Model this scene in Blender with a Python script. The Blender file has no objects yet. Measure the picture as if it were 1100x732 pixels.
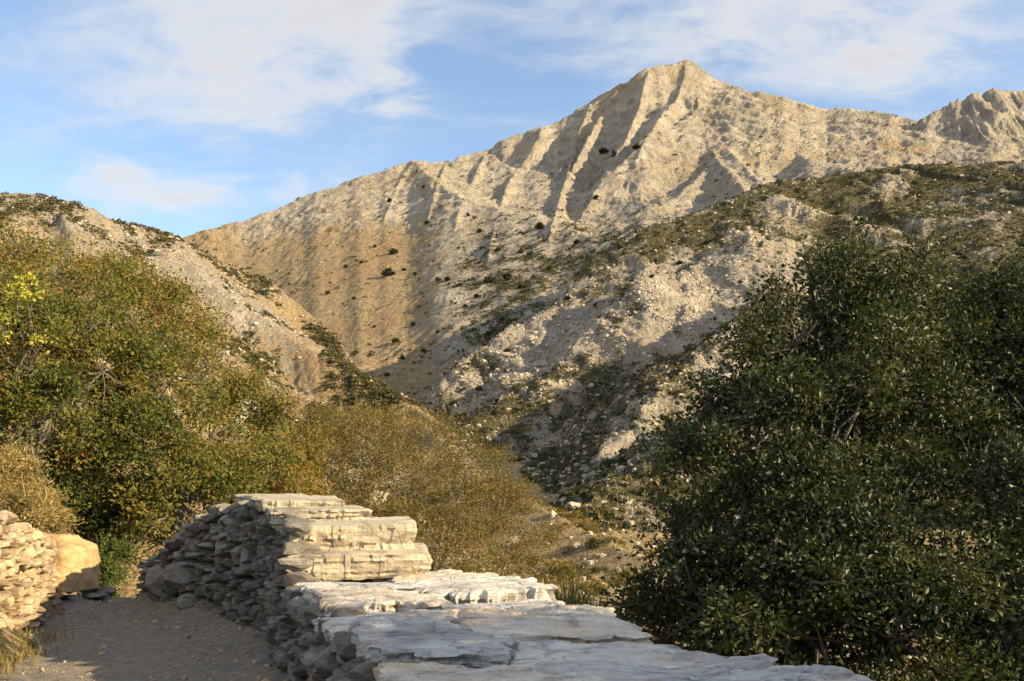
import bpy, math, random
import numpy as np
from mathutils import Vector

C = bpy.context.scene.collection
scene = bpy.context.scene
R = math.radians

# ------------------------------------------------------------------ camera, sky, sun, exposure
F = 1000.0          # focal length in photograph pixels (photograph is 1100 wide)
CX, HY = 550.0, 500.0   # centre column, horizon row
EYE = 1.47
cam = bpy.data.cameras.new('camera')
cam.sensor_width = 36.0
cam.lens = 36.0 * F / 1100.0
cam.shift_y = (HY - 366.0) / 1100.0
cam.clip_start = 0.05
cam.clip_end = 6000.0
camo = bpy.data.objects.new('camera', cam)
C.objects.link(camo)
camo.location = (0, 0, EYE)
camo.rotation_euler = (R(90), 0, 0)
scene.camera = camo

SUN_A, SUN_E = 69.0, 22.0     # azimuth to the right of straight-behind; elevation
sdir = Vector((math.sin(R(SUN_A)) * math.cos(R(SUN_E)), -math.cos(R(SUN_A)) * math.cos(R(SUN_E)), math.sin(R(SUN_E))))
sun = bpy.data.lights.new('sun', 'SUN')
sun.energy = 5.0
sun.angle = R(0.55)
sun.color = (1.0, 0.79, 0.48)
suno = bpy.data.objects.new('sun', sun)
C.objects.link(suno)
suno.rotation_euler = sdir.to_track_quat('Z', 'Y').to_euler()
suno.location = (30, -15, 40)

world = bpy.data.worlds.new("World")
scene.world = world
world.use_nodes = True


class NT:
    """tiny helper round a node tree"""
    def __init__(s, nt):
        s.t = nt
        nt.nodes.clear()

    def n(s, kind, **kw):
        nd = s.t.nodes.new(kind)
        ins = kw.pop('ins', {})
        for k, v in kw.items():
            setattr(nd, k, v)
        for k, v in ins.items():
            s.set(nd, k, v)
        return nd

    def set(s, nd, k, v):
        sock = nd.inputs[k]
        if hasattr(v, 'is_output') or isinstance(v, bpy.types.NodeSocket):
            s.t.links.new(v, sock)
        else:
            sock.default_value = v

    def math(s, op, a, b=None, c=None, clamp=False):
        nd = s.n('ShaderNodeMath', operation=op, use_clamp=clamp)
        s.set(nd, 0, a)
        if b is not None:
            s.set(nd, 1, b)
        if c is not None:
            s.set(nd, 2, c)
        return nd.outputs[0]

    def ramp(s, fac, stops, interp='LINEAR'):
        nd = s.n('ShaderNodeValToRGB')
        cr = nd.color_ramp
        cr.interpolation = interp
        while len(cr.elements) > 1:
            cr.elements.remove(cr.elements[-1])
        for i, (p, c) in enumerate(stops):
            e = cr.elements[0] if i == 0 else cr.elements.new(p)
            e.position = p
            if not hasattr(c, '__len__'):
                c = (c, c, c)
            e.color = (c[0], c[1], c[2], 1)
        s.t.links.new(fac, nd.inputs[0])
        return nd.outputs[0]

    def noise(s, vec, scale, detail=6, rough=0.55, dist=0.0, dims='3D'):
        nd = s.n('ShaderNodeTexNoise', noise_dimensions=dims)
        s.t.links.new(vec, nd.inputs['Vector'])
        nd.inputs['Scale'].default_value = scale
        nd.inputs['Detail'].default_value = detail
        nd.inputs['Roughness'].default_value = rough
        nd.inputs['Distortion'].default_value = dist
        return nd.outputs[0]

    def voro(s, vec, scale, feature='F1', out='Distance', rnd=1.0):
        nd = s.n('ShaderNodeTexVoronoi', feature=feature)
        s.t.links.new(vec, nd.inputs['Vector'])
        nd.inputs['Scale'].default_value = scale
        nd.inputs['Randomness'].default_value = rnd
        return nd.outputs[out]

    def mapping(s, vec, scale=(1, 1, 1), loc=(0, 0, 0), rot=(0, 0, 0)):
        nd = s.n('ShaderNodeMapping')
        s.t.links.new(vec, nd.inputs['Vector'])
        nd.inputs['Scale'].default_value = scale
        nd.inputs['Location'].default_value = loc
        nd.inputs['Rotation'].default_value = rot
        return nd.outputs[0]

    def mix(s, fac, a, b, blend='MIX'):
        nd = s.n('ShaderNodeMix', data_type='RGBA', blend_type=blend)
        s.set(nd, 0, fac)
        for i, v in ((6, a), (7, b)):
            if isinstance(v, (tuple, list)):
                v = (v[0], v[1], v[2], 1)
            s.set(nd, i, v)
        return nd.outputs[2]


# sky with soft broken cloud (clouds live at infinity, by direction)
w = NT(world.node_tree)
sky = w.n('ShaderNodeTexSky', sky_type='NISHITA')
sky.sun_disc = False
sky.sun_elevation = R(SUN_E + 8)
sky.sun_rotation = math.atan2(sdir.x, sdir.y)
sky.altitude = 600
sky.air_density = 1.0
sky.dust_density = 0.3
sky.ozone_density = 1.5
tc = w.n('ShaderNodeTexCoord')
sep = w.n('ShaderNodeSeparateXYZ', ins={0: tc.outputs['Generated']})
den = w.math('ADD', w.math('MAXIMUM', sep.outputs[2], 0.0), 0.22)
px = w.math('DIVIDE', sep.outputs[0], den)
py = w.math('DIVIDE', sep.outputs[1], den)
flat = w.n('ShaderNodeCombineXYZ', ins={0: px, 1: py, 2: 0.0}).outputs[0]


def blob(col, row, rad, stretch=1.0):
    """soft patch of cloud round one direction of the sky"""
    v = Vector(((col - CX) / F, 1.0, (HY - row) / F))
    v.normalize()
    sc = w.n('ShaderNodeVectorMath', operation='SUBTRACT')
    w.t.links.new(tc.outputs['Generated'], sc.inputs[0])
    sc.inputs[1].default_value = v
    ml = w.n('ShaderNodeVectorMath', operation='MULTIPLY')
    w.t.links.new(sc.outputs[0], ml.inputs[0])
    ml.inputs[1].default_value = (1 / stretch, 1, 1)
    ln = w.n('ShaderNodeVectorMath', operation='LENGTH')
    w.t.links.new(ml.outputs[0], ln.inputs[0])
    mr = w.n('ShaderNodeMapRange', interpolation_type='SMOOTHSTEP')
    w.t.links.new(ln.outputs['Value'], mr.inputs[0])
    mr.inputs[1].default_value = 0.0
    mr.inputs[2].default_value = rad
    mr.inputs[3].default_value = 1.0
    mr.inputs[4].default_value = 0.0
    return mr.outputs[0]


wisp = w.noise(w.mapping(flat, (1.0, 1.6, 1), (3.1, 1.7, 0), (0, 0, 0.5)), 2.2, 9, 0.56, 0.4)
fine = w.noise(w.mapping(flat, (1.0, 1.5, 1), (7.1, 4.7, 0), (0, 0, 0.7)), 7.0, 8, 0.62, 0.7)
dens = None
for (bc, br, rad, st, k) in ((300, 5, .17, 1.6, .56), (410, 60, .09, 1.2, .30), (870, 5, .15, 1.8, .68), (135, 195, .05, 1.7, .62), (415, 95, .05, 1.3, .50), (60, 90, .12, 1.0, .28), (215, 215, .05, 1.5, .30),
                             (620, 30, .14, 1.8, .32), (1040, 60, .14, 1.5, .30), (300, 200, .08, 2.0, .26), (230, 110, .12, 1.5, .22), (480, 140, .1, 1.6, .12)):
    b = w.math('MULTIPLY', blob(bc, br, rad, st), k)
    dens = b if dens is None else w.math('ADD', dens, b)
soft = dens
dens = w.math('MULTIPLY', soft, w.math('MULTIPLY_ADD', wisp, 3.4, -0.80))
dens = w.math('ADD', dens, w.math('MULTIPLY', w.math('SUBTRACT', fine, 0.5), w.math('MULTIPLY_ADD', soft, 1.3, 0.45)))
dens = w.math('ADD', dens, w.math('MULTIPLY', w.math('SUBTRACT', wisp, 0.5), 0.6))
# brighter cloud added overhead and behind the viewpoint, out of view, as neutral fill
up_ = w.n('ShaderNodeMapRange', interpolation_type='SMOOTHSTEP', ins={0: sep.outputs[2], 1: .50, 2: .80, 3: 0.0, 4: 1.0}).outputs[0]
bk_ = w.n('ShaderNodeMapRange', interpolation_type='SMOOTHSTEP', ins={0: sep.outputs[1], 1: .35, 2: -.25, 3: 0.0, 4: 1.0}).outputs[0]
rest = w.math('MAXIMUM', up_, bk_)
dens = w.math('ADD', dens, w.math('MULTIPLY', rest, 0.42))
cl = w.n('ShaderNodeMapRange', interpolation_type='SMOOTHSTEP')
w.t.links.new(dens, cl.inputs[0])
cl.inputs[1].default_value = 0.0
cl.inputs[2].default_value = 0.85
cl.inputs[3].default_value = 0.06
cl.inputs[4].default_value = 0.88
SKYK = 0.095
thick = w.n('ShaderNodeMapRange', interpolation_type='SMOOTHSTEP')
w.t.links.new(dens, thick.inputs[0])
thick.inputs[1].default_value = 0.45
thick.inputs[2].default_value = 1.1
ccol = w.mix(thick.outputs[0], (3.75, 3.75, 3.75), (3.3, 3.2, 3.2))
skyc = w.mix(1.0, sky.outputs[0], (1.0, 1.02, 1.0), 'MULTIPLY')
ccol = w.mix(rest, ccol, (6.6, 6.65, 6.75))
skymix = w.mix(cl.outputs[0], skyc, ccol)
bg = w.n('ShaderNodeBackground', ins={0: skymix, 1: SKYK})
wo = w.n('ShaderNodeOutputWorld')
w.t.links.new(bg.outputs[0], wo.inputs[0])

vs = scene.view_settings
vs.view_transform = 'Standard'
vs.look = 'None'
vs.exposure = 1.28
vs.gamma = 1.0
vs.use_curve_mapping = False
scene.render.engine = 'CYCLES'
scene.cycles.max_bounces = 5
scene.cycles.diffuse_bounces = 3
scene.cycles.glossy_bounces = 2
scene.cycles.transmission_bounces = 3
scene.cycles.transparent_max_bounces = 4


# ------------------------------------------------------------------ helpers
def P(col, row, d):
    """photograph pixel + forward distance -> point"""
    return ((col - CX) / F * d, d, EYE + (HY - row) / F * d)


def tag(o, label=None, cat=None, group=None, kind=None):
    if label:
        o['label'] = label
    if cat:
        o['category'] = cat
    if group:
        o['group'] = group
    if kind:
        o['kind'] = kind
    return o


def empty(name, loc=(0, 0, 0), rz=0.0):
    o = bpy.data.objects.new(name, None)
    C.objects.link(o)
    o.location = loc
    o.rotation_euler = (0, 0, rz)
    o.empty_display_size = 0.2
    return o


def mesh_obj(name, V, faces, mats, parent=None, smooth=False, attrs=None, mat_idx=None):
    """faces: (n,3) or (n,4) int array, or list of such arrays"""
    V = np.asarray(V, dtype=np.float32)
    if not isinstance(faces, list):
        faces = [faces]
    faces = [np.asarray(f, dtype=np.int32) for f in faces if len(f)]
    me = bpy.data.meshes.new(name)
    me.vertices.add(len(V))
    me.vertices.foreach_set('co', V.ravel())
    nl = sum(f.size for f in faces)
    nf = sum(len(f) for f in faces)
    me.loops.add(nl)
    me.loops.foreach_set('vertex_index', np.concatenate([f.ravel() for f in faces]))
    me.polygons.add(nf)
    sizes = np.concatenate([np.full(len(f), f.shape[1], np.int32) for f in faces])
    starts = np.concatenate([[0], np.cumsum(sizes)[:-1]]).astype(np.int32)
    me.polygons.foreach_set('loop_start', starts)
    if mat_idx is not None:
        me.polygons.foreach_set('material_index', np.asarray(mat_idx, dtype=np.int32))
    me.polygons.foreach_set('use_smooth', np.full(nf, bool(smooth)))
    if not isinstance(mats, (list, tuple)):
        mats = [mats]
    for m in mats:
        me.materials.append(m)
    if attrs:
        for k, a in attrs.items():
            a = np.asarray(a, dtype=np.float32)
            if a.ndim == 1:
                at = me.attributes.new(k, 'FLOAT', 'POINT')
                at.data.foreach_set('value', a)
            else:
                at = me.attributes.new(k, 'FLOAT_COLOR', 'POINT')
                full = np.ones((len(a), 4), np.float32)
                full[:, :a.shape[1]] = a
                at.data.foreach_set('color', full.ravel())
    me.update(calc_edges=True)
    me.validate(verbose=False)
    o = bpy.data.objects.new(name, me)
    C.objects.link(o)
    if parent is not None:
        o.parent = parent
    return o


def copy_tree(o, parent=None):
    c = o.copy()
    C.objects.link(c)
    if parent is not None:
        c.parent = parent
    for ch in list(o.children):
        copy_tree(ch, c)
    return c


# vectorised gradient noise
def _h(ix, iy, iz, seed):
    h = (ix.astype(np.int64) * 374761393 + iy.astype(np.int64) * 668265263 + iz.astype(np.int64) * 2147483647 + seed * 1274126177) & 0xFFFFFFFF
    h = ((h ^ (h >> 13)) * 1274126177) & 0xFFFFFFFF
    h = h ^ (h >> 16)
    return h


def noise2(x, y, seed=0):
    x = np.asarray(x, dtype=np.float64)
    y = np.asarray(y, dtype=np.float64)
    x0 = np.floor(x)
    y0 = np.floor(y)
    fx, fy = x - x0, y - y0
    ux, uy = fx * fx * fx * (fx * (fx * 6 - 15) + 10), fy * fy * fy * (fy * (fy * 6 - 15) + 10)
    z = np.zeros_like(x)

    def g(dx, dy):
        a = _h(x0 + dx, y0 + dy, z, seed) * (2 * np.pi / 4294967296.0)
        return np.cos(a) * (fx - dx) + np.sin(a) * (fy - dy)
    n00, n10, n01, n11 = g(0, 0), g(1, 0), g(0, 1), g(1, 1)
    return ((n00 * (1 - ux) + n10 * ux) * (1 - uy) + (n01 * (1 - ux) + n11 * ux) * uy) * 1.5


def noise3(x, y, z, seed=0):
    x, y, z = np.broadcast_arrays(np.asarray(x, float), np.asarray(y, float), np.asarray(z, float))
    x0, y0, z0 = np.floor(x), np.floor(y), np.floor(z)
    fx, fy, fz = x - x0, y - y0, z - z0
    ux, uy, uz = [f * f * (3 - 2 * f) for f in (fx, fy, fz)]

    def v(dx, dy, dz):
        return _h(x0 + dx, y0 + dy, z0 + dz, seed) / 2147483648.0 - 1.0
    a = v(0, 0, 0) * (1 - ux) + v(1, 0, 0) * ux
    b = v(0, 1, 0) * (1 - ux) + v(1, 1, 0) * ux
    c = v(0, 0, 1) * (1 - ux) + v(1, 0, 1) * ux
    d = v(0, 1, 1) * (1 - ux) + v(1, 1, 1) * ux
    return (a * (1 - uy) + b * uy) * (1 - uz) + (c * (1 - uy) + d * uy) * uz


def fbm2(x, y, oct=5, seed=0, gain=0.5, lac=2.03):
    s, a, f, t = 0, 1.0, 1.0, 0.0
    for i in range(oct):
        s = s + a * noise2(x * f + i * 17.3, y * f - i * 9.1, seed + i)
        t += a
        a *= gain
        f *= lac
    return s / t


def fbm3(x, y, z, oct=4, seed=0, gain=0.5):
    s, a, f, t = 0, 1.0, 1.0, 0.0
    for i in range(oct):
        s = s + a * noise3(x * f + i * 7.3, y * f - i * 9.1, z * f + i * 3.7, seed + i)
        t += a
        a *= gain
        f *= 2.03
    return s / t


def ridged2(x, y, oct=5, seed=0, gain=0.5):
    s, a, f, t = 0, 1.0, 1.0, 0.0
    for i in range(oct):
        s = s + a * (1 - 2 * np.abs(noise2(x * f + i * 11.3, y * f + i * 5.1, seed + i)))
        t += a
        a *= gain
        f *= 2.07
    return s / t


def smooth(e0, e1, x):
    t = np.clip((x - e0) / (e1 - e0), 0, 1)
    return t * t * (3 - 2 * t)
# ------------------------------------------------------------------ terrain (one height function, real ridges at their own distances)
def ridge(pts, s1, s2, D1, s1b=None, s2b=None, D1b=None, end=0.75, mid=0.75):
    p = np.array([P(a, b, c) for a, b, c in [q[:3] for q in pts]])
    return dict(p=p, s1=s1, s2=s2, D1=D1, s1b=s1 if s1b is None else s1b, s2b=s2 if s2b is None else s2b, D1b=D1 if D1b is None else D1b, end=end, mid=mid)


def ridge_z(rg, X, Y):
    """height of a ridge at X,Y (highest claim of its segments); also arc-length, distance from the crest, and whether on the right of its direction"""
    p = rg['p']
    zb = np.full(X.shape, -1e9)
    db = np.zeros(X.shape)
    tb = np.zeros(X.shape)
    sb = np.zeros(X.shape, bool)
    acc = 0.0
    for i in range(len(p) - 1):
        a, b = p[i], p[i + 1]
        dx, dy = b[0] - a[0], b[1] - a[1]
        L2 = dx * dx + dy * dy + 1e-9
        L = math.sqrt(L2)
        tr = ((X - a[0]) * dx + (Y - a[1]) * dy) / L2
        t = np.clip(tr, 0, 1)
        over = np.abs(tr - t) * L
        lat = ((X - a[0]) * dy - (Y - a[1]) * dx) / L
        right = lat >= 0
        d = np.abs(lat)
        s1 = np.where(right, rg['s1'], rg['s1b'])
        s2 = np.where(right, rg['s2'], rg['s2b'])
        D1 = np.where(right, rg['D1'], rg['D1b'])
        z = a[2] + t * (b[2] - a[2]) - s2 * d - (s1 - s2) * D1 * (1 - np.exp(-d / D1)) - (rg['end'] if i == 0 or i == len(p) - 2 else rg['mid']) * over
        d = d + over
        m = z > zb
        zb = np.where(m, z, zb)
        db = np.where(m, d, db)
        tb = np.where(m, acc + t * L, tb)
        sb = np.where(m, right, sb)
        acc += L
    return zb, tb, db, sb


# directions run left -> right, so "right of direction" is the side facing the camera
MASSIF = [
    ridge([(c_, r_, 1008 / (1 - .00041 * (c_ - 550))) for c_, r_ in ((-100, 300), (100, 274), (195, 258), (250, 241), (330, 211), (400, 187), (440, 172), (465, 177), (490, 177), (530, 164))],
          0.62, 0.35, 110, 0.6, 0.5, 100),
    ridge([(530, 164, 1000), (575, 139, 1000), (650, 105, 1000), (700, 81, 1000), (725, 69, 1000), (738, 66, 1000), (752, 70, 999), (770, 89, 998), (800, 117, 996), (850, 142, 996), (895, 162, 1000),
           (960, 200, 1010)], 1.35, 0.42, 108, 0.6, 0.5, 100),
]


def face_rib(pts, near, *a):
    """a rib standing out of the mountain face: points on the face, brought forward by 'near' metres"""
    out = []
    for (c, r) in pts:
        d = np.geomspace(500, 1005, 900)
        x = (c - CX) / F * d
        z = np.maximum(ridge_z(MASSIF[0], x, d)[0], ridge_z(MASSIF[1], x, d)[0])
        dz_ = z - (EYE + (HY - r) / F * d)
        i = int(np.argmax(dz_ > 0)) if (dz_ > 0).any() else int(np.argmax(dz_))
        out.append((c, r, d[i] - near * (.3 if (c, r) == pts[0] else 1)))
    return ridge(out, *a)


MASSIF += [
    # ribs on the face
    face_rib([(575, 141), (562, 180), (548, 220), (535, 262)], 20, 1.27, 0.9, 30),
    face_rib([(640, 111), (618, 155), (596, 205), (582, 245)], 22, 1.27, 0.9, 30),
    face_rib([(705, 81), (694, 122), (684, 160)], 14, 1.36, 1.0, 30),
    face_rib([(735, 70), (726, 105), (712, 135)], 12, 1.36, 1.0, 25),
    face_rib([(668, 99), (658, 125), (650, 150)], 7, 1.27, 1.0, 25),
    face_rib([(530, 166), (516, 200), (504, 235)], 12, 1.19, 0.9, 30),
    face_rib([(487, 179), (474, 205), (462, 232)], 7, 1.02, 0.8, 25),
    face_rib([(440, 174), (424, 205), (412, 236)], 5, 1.02, 0.8, 25),
    # long spur coming down from the summit, and the flank right of it
    ridge([(772, 95, 985), (745, 117, 930), (705, 150, 860), (665, 186, 790), (635, 225, 715), (608, 254, 650)],
          0.9, 0.45, 30, 0.45, 0.35, 60),
    # slope turned away from the sun, between the spur and the right hill
    ridge([(600, 256, 655), (660, 245, 626), (716, 237, 603), (800, 222, 570), (923, 201, 530)], 0.60, 0.50, 60, 0.6, 0.5, 60),
    ridge([(790, 122, 975), (785, 140, 900), (765, 172, 800), (725, 212, 700)], 0.75, 0.6, 60, 0.5, 0.38, 60),
    ridge([(830, 146, 965), (850, 158, 880), (870, 166, 800), (900, 180, 700), (930, 190, 600)], 0.75, 0.6, 60, 0.5, 0.38, 60),
]
CRAG = [
    ridge([(870, 154, 1130), (890, 140, 1150), (905, 130, 1150), (935, 126, 1150), (966, 131, 1150), (984, 152, 1150)], 1.3, 0.5, 90, end=2.0),
    ridge([(950, 182, 830), (982, 156, 840), (1010, 124, 850), (1045, 105, 850), (1075, 103, 855), (1100, 104, 860), (1200, 92, 880), (1400, 110, 900)], 1.5, 0.8, 60, end=2.0),
]
HILL_R = [
    ridge([(1500, 150, 560), (1250, 168, 530), (1100, 177, 520), (1040, 178, 515), (975, 177, 505), (930, 181, 492), (900, 187, 480), (840, 197, 455), (790, 213, 430), (740, 229, 410), (690, 256, 390), (640, 291, 370),
           (590, 326, 355), (540, 366, 345), (490, 406, 340), (455, 433, 338)][::-1], 0.55, 0.36, 50, 0.5, 0.4, 60),
    ridge([(590, 545, 150), (640, 505, 180), (690, 455, 205), (740, 385, 230), (790, 348, 255), (840, 312, 275), (900, 280, 300), (980, 256, 325), (1100, 236, 340), (1300, 215, 360)], 0.7, 0.4, 40, 0.55, 0.4, 40),
    ridge([(500, 470, 260), (560, 420, 290), (620, 370, 310), (680, 320, 330), (740, 285, 350), (800, 255, 370)], 0.5, 0.36, 40, 0.5, 0.4, 40),
    ridge([(590, 560, 105), (650, 538, 115), (720, 480, 130), (800, 420, 145), (950, 370, 165), (1150, 330, 190), (1400, 300, 220)], 0.7, 0.4, 40, 0.55, 0.4, 40),
]
HILL_L = [
    ridge([(-500, 20, 360), (-300, 70, 330), (-150, 145, 300), (-60, 187, 286), (0, 203, 280), (45, 209, 282), (110, 233, 295), (160, 246, 305), (190, 257, 315), (240, 279, 330), (285, 299, 335), (315, 319, 335), (345, 353, 330),
           (380, 396, 325), (410, 426, 322), (440, 443, 320)], 0.85, 0.46, 40, 1.3, 0.9, 60, end=1.4, mid=1.1),
    ridge([(400, 452, 285), (355, 455, 225), (320, 462, 160), (295, 470, 110)], 0.45, 0.3, 30, 0.7, 0.6, 30, end=1.2),
]
NEAR_RIDGE = [ridge([(470, 495, 66), (520, 515, 60), (560, 533, 55), (600, 553, 51), (640, 577, 48), (680, 594, 45), (712, 609, 43), (760, 640, 41), (850, 700, 40)], 0.5, 0.3, 8, 0.5, 0.35, 12)]

GP = np.array([
    (-3.4, 2, -.12), (-3.4, 5, -.12), (-4.1, 8, -.12), (-2, 3, -.2), (-1, 3, -.2), (-2, 6, -.2), (-1.5, 1, -.2), (-3, 9, -.2), (-4, 10.2, -.25), (-2, 8.5, -.25), (-5, 10.6, -.25), (0, 4, -.3), (-.3, 6, -.3), (-2.4, 10, -.4), (-1.2, 7.5, -.4),
    (-4.55, 5, 1.0), (-4.6, 6.5, 1.05), (-3.7, 6, -.2), (-3.6, 4, -.2), (-3.5, 2.5, -.2), (-4.5, 3, 1.0), (.8, 12.5, -.75), (-4.7, 8, .9), (-5.1, 9, .7), (-5.5, 10, .55), (-5.3, 7, 1.55), (-5.6, 8.4, 1.5), (-6.2, 10, 1.5), (-7, 8, 2.2), (-9, 8, 3.2), (-7, 12, 2.2), (-10, 12, 3.8), (-6, 3, 1.7), (-10, 3, 3.2), (-14, 14, 5.2), (-20, 20, 8), (-30, 20, 13),
    (-4.6, 11.8, -.25), (-5.2, 12.4, .1), (-4.9, 13.2, .75), (-5.8, 13.6, 1.0), (-4.1, 13, .2), (-5.2, 18, 1.2), (-9, 20, 3.4), (-3, 14, -.9), (-2, 18, -1.2), (-3, 25, -.6), (-8, 28, 2.2), (-14, 30, 5.5), (-22, 40, 11),
    (1.6, 1, -1.6), (1.6, 4, -2.2), (1.4, 7, -2.4), (3, 2, -2.2), (4, 6, -3), (2.5, 9, -2.8), (0.3, 10, -2.2), (6, 10, -3), (9, 5, -2.6), (12, 10, -2.4), (-.6, 14, -2), (2, 16, -3), (2, 25, -4.2), (8, 25, -5), (15, 20, -3.6), (20, 35, -3),
    (0, 60, -6), (0, 120, -5), (-15, 60, 0), (-30, 60, 7), (-45, 60, 14), (25, 60, -9), (60, 60, -6), (30, 120, -8), (60, 120, -6), (-50, 120, 12), (-25, 120, 2), (0, 200, -4), (60, 200, -6), (-60, 200, 12),
    (0, 330, 10), (150, 330, 10), (-150, 330, 15), (0, 450, 25), (0, 700, 60), (400, 700, 60), (-400, 700, 60), (0, 1400, 90), (700, 1400, 90), (-700, 1400, 90), (-250, 200, 40), (250, 150, -5), (-150, 80, 30), (150, 60, -5), (-60, 20, 20), (40, 5, -3), (-40, 3, 14), (10, 0, -3), (-20, 0, 6)], dtype=float)


def _rbf_fit():
    q = np.stack([GP[:, 0] / (GP[:, 1] + 8), np.log(GP[:, 1] + 8)], 1)
    D = np.linalg.norm(q[:, None] - q[None], axis=2)
    return q, np.linalg.solve(D + 1e-6 * np.eye(len(q)), GP[:, 2])


GQ, GW = _rbf_fit()


def ground_z(X, Y):
    X = np.asarray(X, float)
    Y = np.asarray(Y, float)
    Yc = np.maximum(Y, 0.0)
    u, v = X / (Yc + 8), np.log(Yc + 8)
    z = np.zeros(X.shape)
    for (a, b), wgt in zip(GQ, GW):
        z += wgt * np.sqrt((u - a) ** 2 + (v - b) ** 2)
    return z


def smax(a, b, k):
    h = np.clip(0.5 + 0.5 * (a - b) / k, 0, 1)
    return b * (1 - h) + a * h + k * h * (1 - h)


def terrain(X, Y, detail=True):
    """returns z, family (0 ground, 1 left hill, 2 right hill, 3 massif, 4 crag) and a dict of helper fields"""
    shape = np.shape(X)
    X = np.asarray(X, float).ravel()
    Y = np.asarray(Y, float).ravel()
    D = np.sqrt(X * X + Y * Y)
    kk = np.clip(D / 1000, 0.15, 1)
    amp = 26 * np.clip(D / 1000, 0.02, 1) * smooth(30, 120, D)
    # gentle domain warp so that no ridge line is ruler-straight
    wx, wy = X.copy(), Y.copy()
    fm = D > 30
    wx[fm] += (amp * fbm2(X / (90 * kk) + 3, Y / (90 * kk), 3, 5))[fm]
    wy[fm] += (amp * fbm2(X / (90 * kk) - 31, Y / (90 * kk) + 9, 3, 6))[fm]
    aux = {k: np.full(X.shape, 1e3) for k in ('crestR_d', 'crestL_d')}
    aux['band'] = np.zeros(X.shape)

    def part(mask, fn):
        out = np.full(X.shape, -1e9)
        ii = np.nonzero(mask)[0]
        if len(ii):
            out[ii] = fn(ii, wx[ii], wy[ii])
        return out

    def massif(ii, x, y):
        zm = None
        for i, rg in enumerate(MASSIF):
            z, t, d, rt = ridge_z(rg, x, y)
            if detail:
                main = i in (0, 1)
                g = ridged2(t / (30 if main else 18) + i * 13.7, d / 170, 3, 40 + i, 0.55)
                g2 = ridged2(t / 9.5 + i * 3.1, d / 55, 3, 60 + i, 0.6)
                am = (1 - np.exp(-d / 14)) * (1.0 - 0.55 * smooth(60, 260, d)) * (0.03 if i == 0 else 0.6 if i == 1 else 1.0)
                z = z + am * (4.2 * (g - 0.25) + 3.4 * (g2 - 0.2))
            zm = z if zm is None else smax(zm, z, 3.0)
        return zm

    def crag(ii, x, y):
        zc = np.full(x.shape, -1e9)
        for i, rg in enumerate(CRAG):
            z, t, d, rt = ridge_z(rg, x, y)
            if detail:
                z = z + (1 - np.exp(-d / 8)) * (11 * (ridged2(t / 16 + 7 * i, d / 60, 4, 80 + i, .6) - 0.25)) + 2.5 * ridged2(t / 6, d / 40, 2, 90)
            zc = np.maximum(zc, z)
        return zc

    def hill_r(ii, x, y):
        zr = None
        for i, rg in enumerate(HILL_R):
            z, t, d, rt = ridge_z(rg, x, y)
            if detail:
                z = z + (1 - np.exp(-d / 10)) * (4.5 * (ridged2(t / 30 + 7 * i, d / 110, 4, 100 + i, .55) - 0.25))
            if i == 0:
                aux['crestR_d'][ii] = d
                cd, fr, ct = d, rt, t
            zr = z if zr is None else smax(zr, z, 2.5)
        if detail:
            band = np.exp(-((cd - 38) / 22) ** 2) * fr * smooth(-.05, .35, fbm2(x / 40, y / 40, 3, 77))
            zr = zr + band * 5.0 * smooth(-.1, .5, ridged2(x / 11, y / 11, 4, 78))
            aux['band'][ii] = band
        return zr

    def hill_l(ii, x, y):
        zl = None
        for i, rg in enumerate(HILL_L):
            z, t, d, rt = ridge_z(rg, x, y)
            if detail:
                z = z + (1 - np.exp(-d / 10)) * (2.4 * (ridged2(t / 26 + 7 * i, d / 90, 4, 120 + i, .55) - 0.25))
            if i == 0:
                aux['crestL_d'][ii] = d
            zl = z if zl is None else smax(zl, z, 2.5)
        return zl

    zm = part(Y > 330, massif)
    zc = part((Y > 560) & (X / np.maximum(Y, 1) > 0.05), crag)
    zr = part((Y > 45) & (Y < 760) & (X / np.maximum(Y, 1) > -0.25), hill_r)
    zl = part((Y > 60) & (Y < 620) & (X / np.maximum(Y, 1) < 0.15), hill_l)
    zg = ground_z(X, Y)
    zn, t, d, rt = ridge_z(NEAR_RIDGE[0], X, Y)
    zg = smax(zg, zn, 1.0)
    if detail:
        far = smooth(20, 120, D)
        rk = np.zeros(X.shape)
        rk[fm] = ridged2(X[fm] / 7.5, Y[fm] / 7.5, 4, 31, 0.6)
        bump = far * (0.7 * fbm2(X / 22, Y / 22, 4, 30) + 0.55 * (rk - .3)) + 0.10 * fbm2(X / 1.7, Y / 1.7, 4, 33) * smooth(9, 16, D)
        hm = (D > 60) & (D < 760)
        ledge = np.zeros(X.shape)
        xh, yh = X[hm], Y[hm]
        w1 = fbm2(xh / 26, yh / 26, 4, 140)
        for zz_, kk_ in ((zr, 1.0),):
            v = (zz_[hm] + .30 * xh - .12 * yh) / 6.5 + 1.6 * w1
            fr = v - np.floor(v)
            ledge[hm] = (smooth(.30, .62, fr) - fr) * 2.3 * smooth(-.35, .25, fbm2(xh / 34 + 9, yh / 34, 3, 141))
            ledge[hm] += .5 * (ridged2(xh / 3.4, yh / 3.4, 3, 142, .6) - .25)
        zr = zr + np.clip(ledge, -4, 4) * smooth(60, 130, D)
        zl = zl + .6 * np.clip(ledge, -2, 2.5) * smooth(60, 130, D)
        zg = zg + bump * 0.8
        zl = zl + bump * 1.6
        zr = zr + bump * 1.5
        bm = Y > 330
        bigrock = np.zeros(X.shape)
        bigrock[bm] = 2.8 * ridged2(X[bm] / 17, Y[bm] / 22, 5, 35, .68)
        vm = (zm[bm] - .25 * X[bm]) / 17 + 1.5 * fbm2(X[bm] / 60, Y[bm] / 60, 4, 150)
        fm_ = vm - np.floor(vm)
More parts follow.
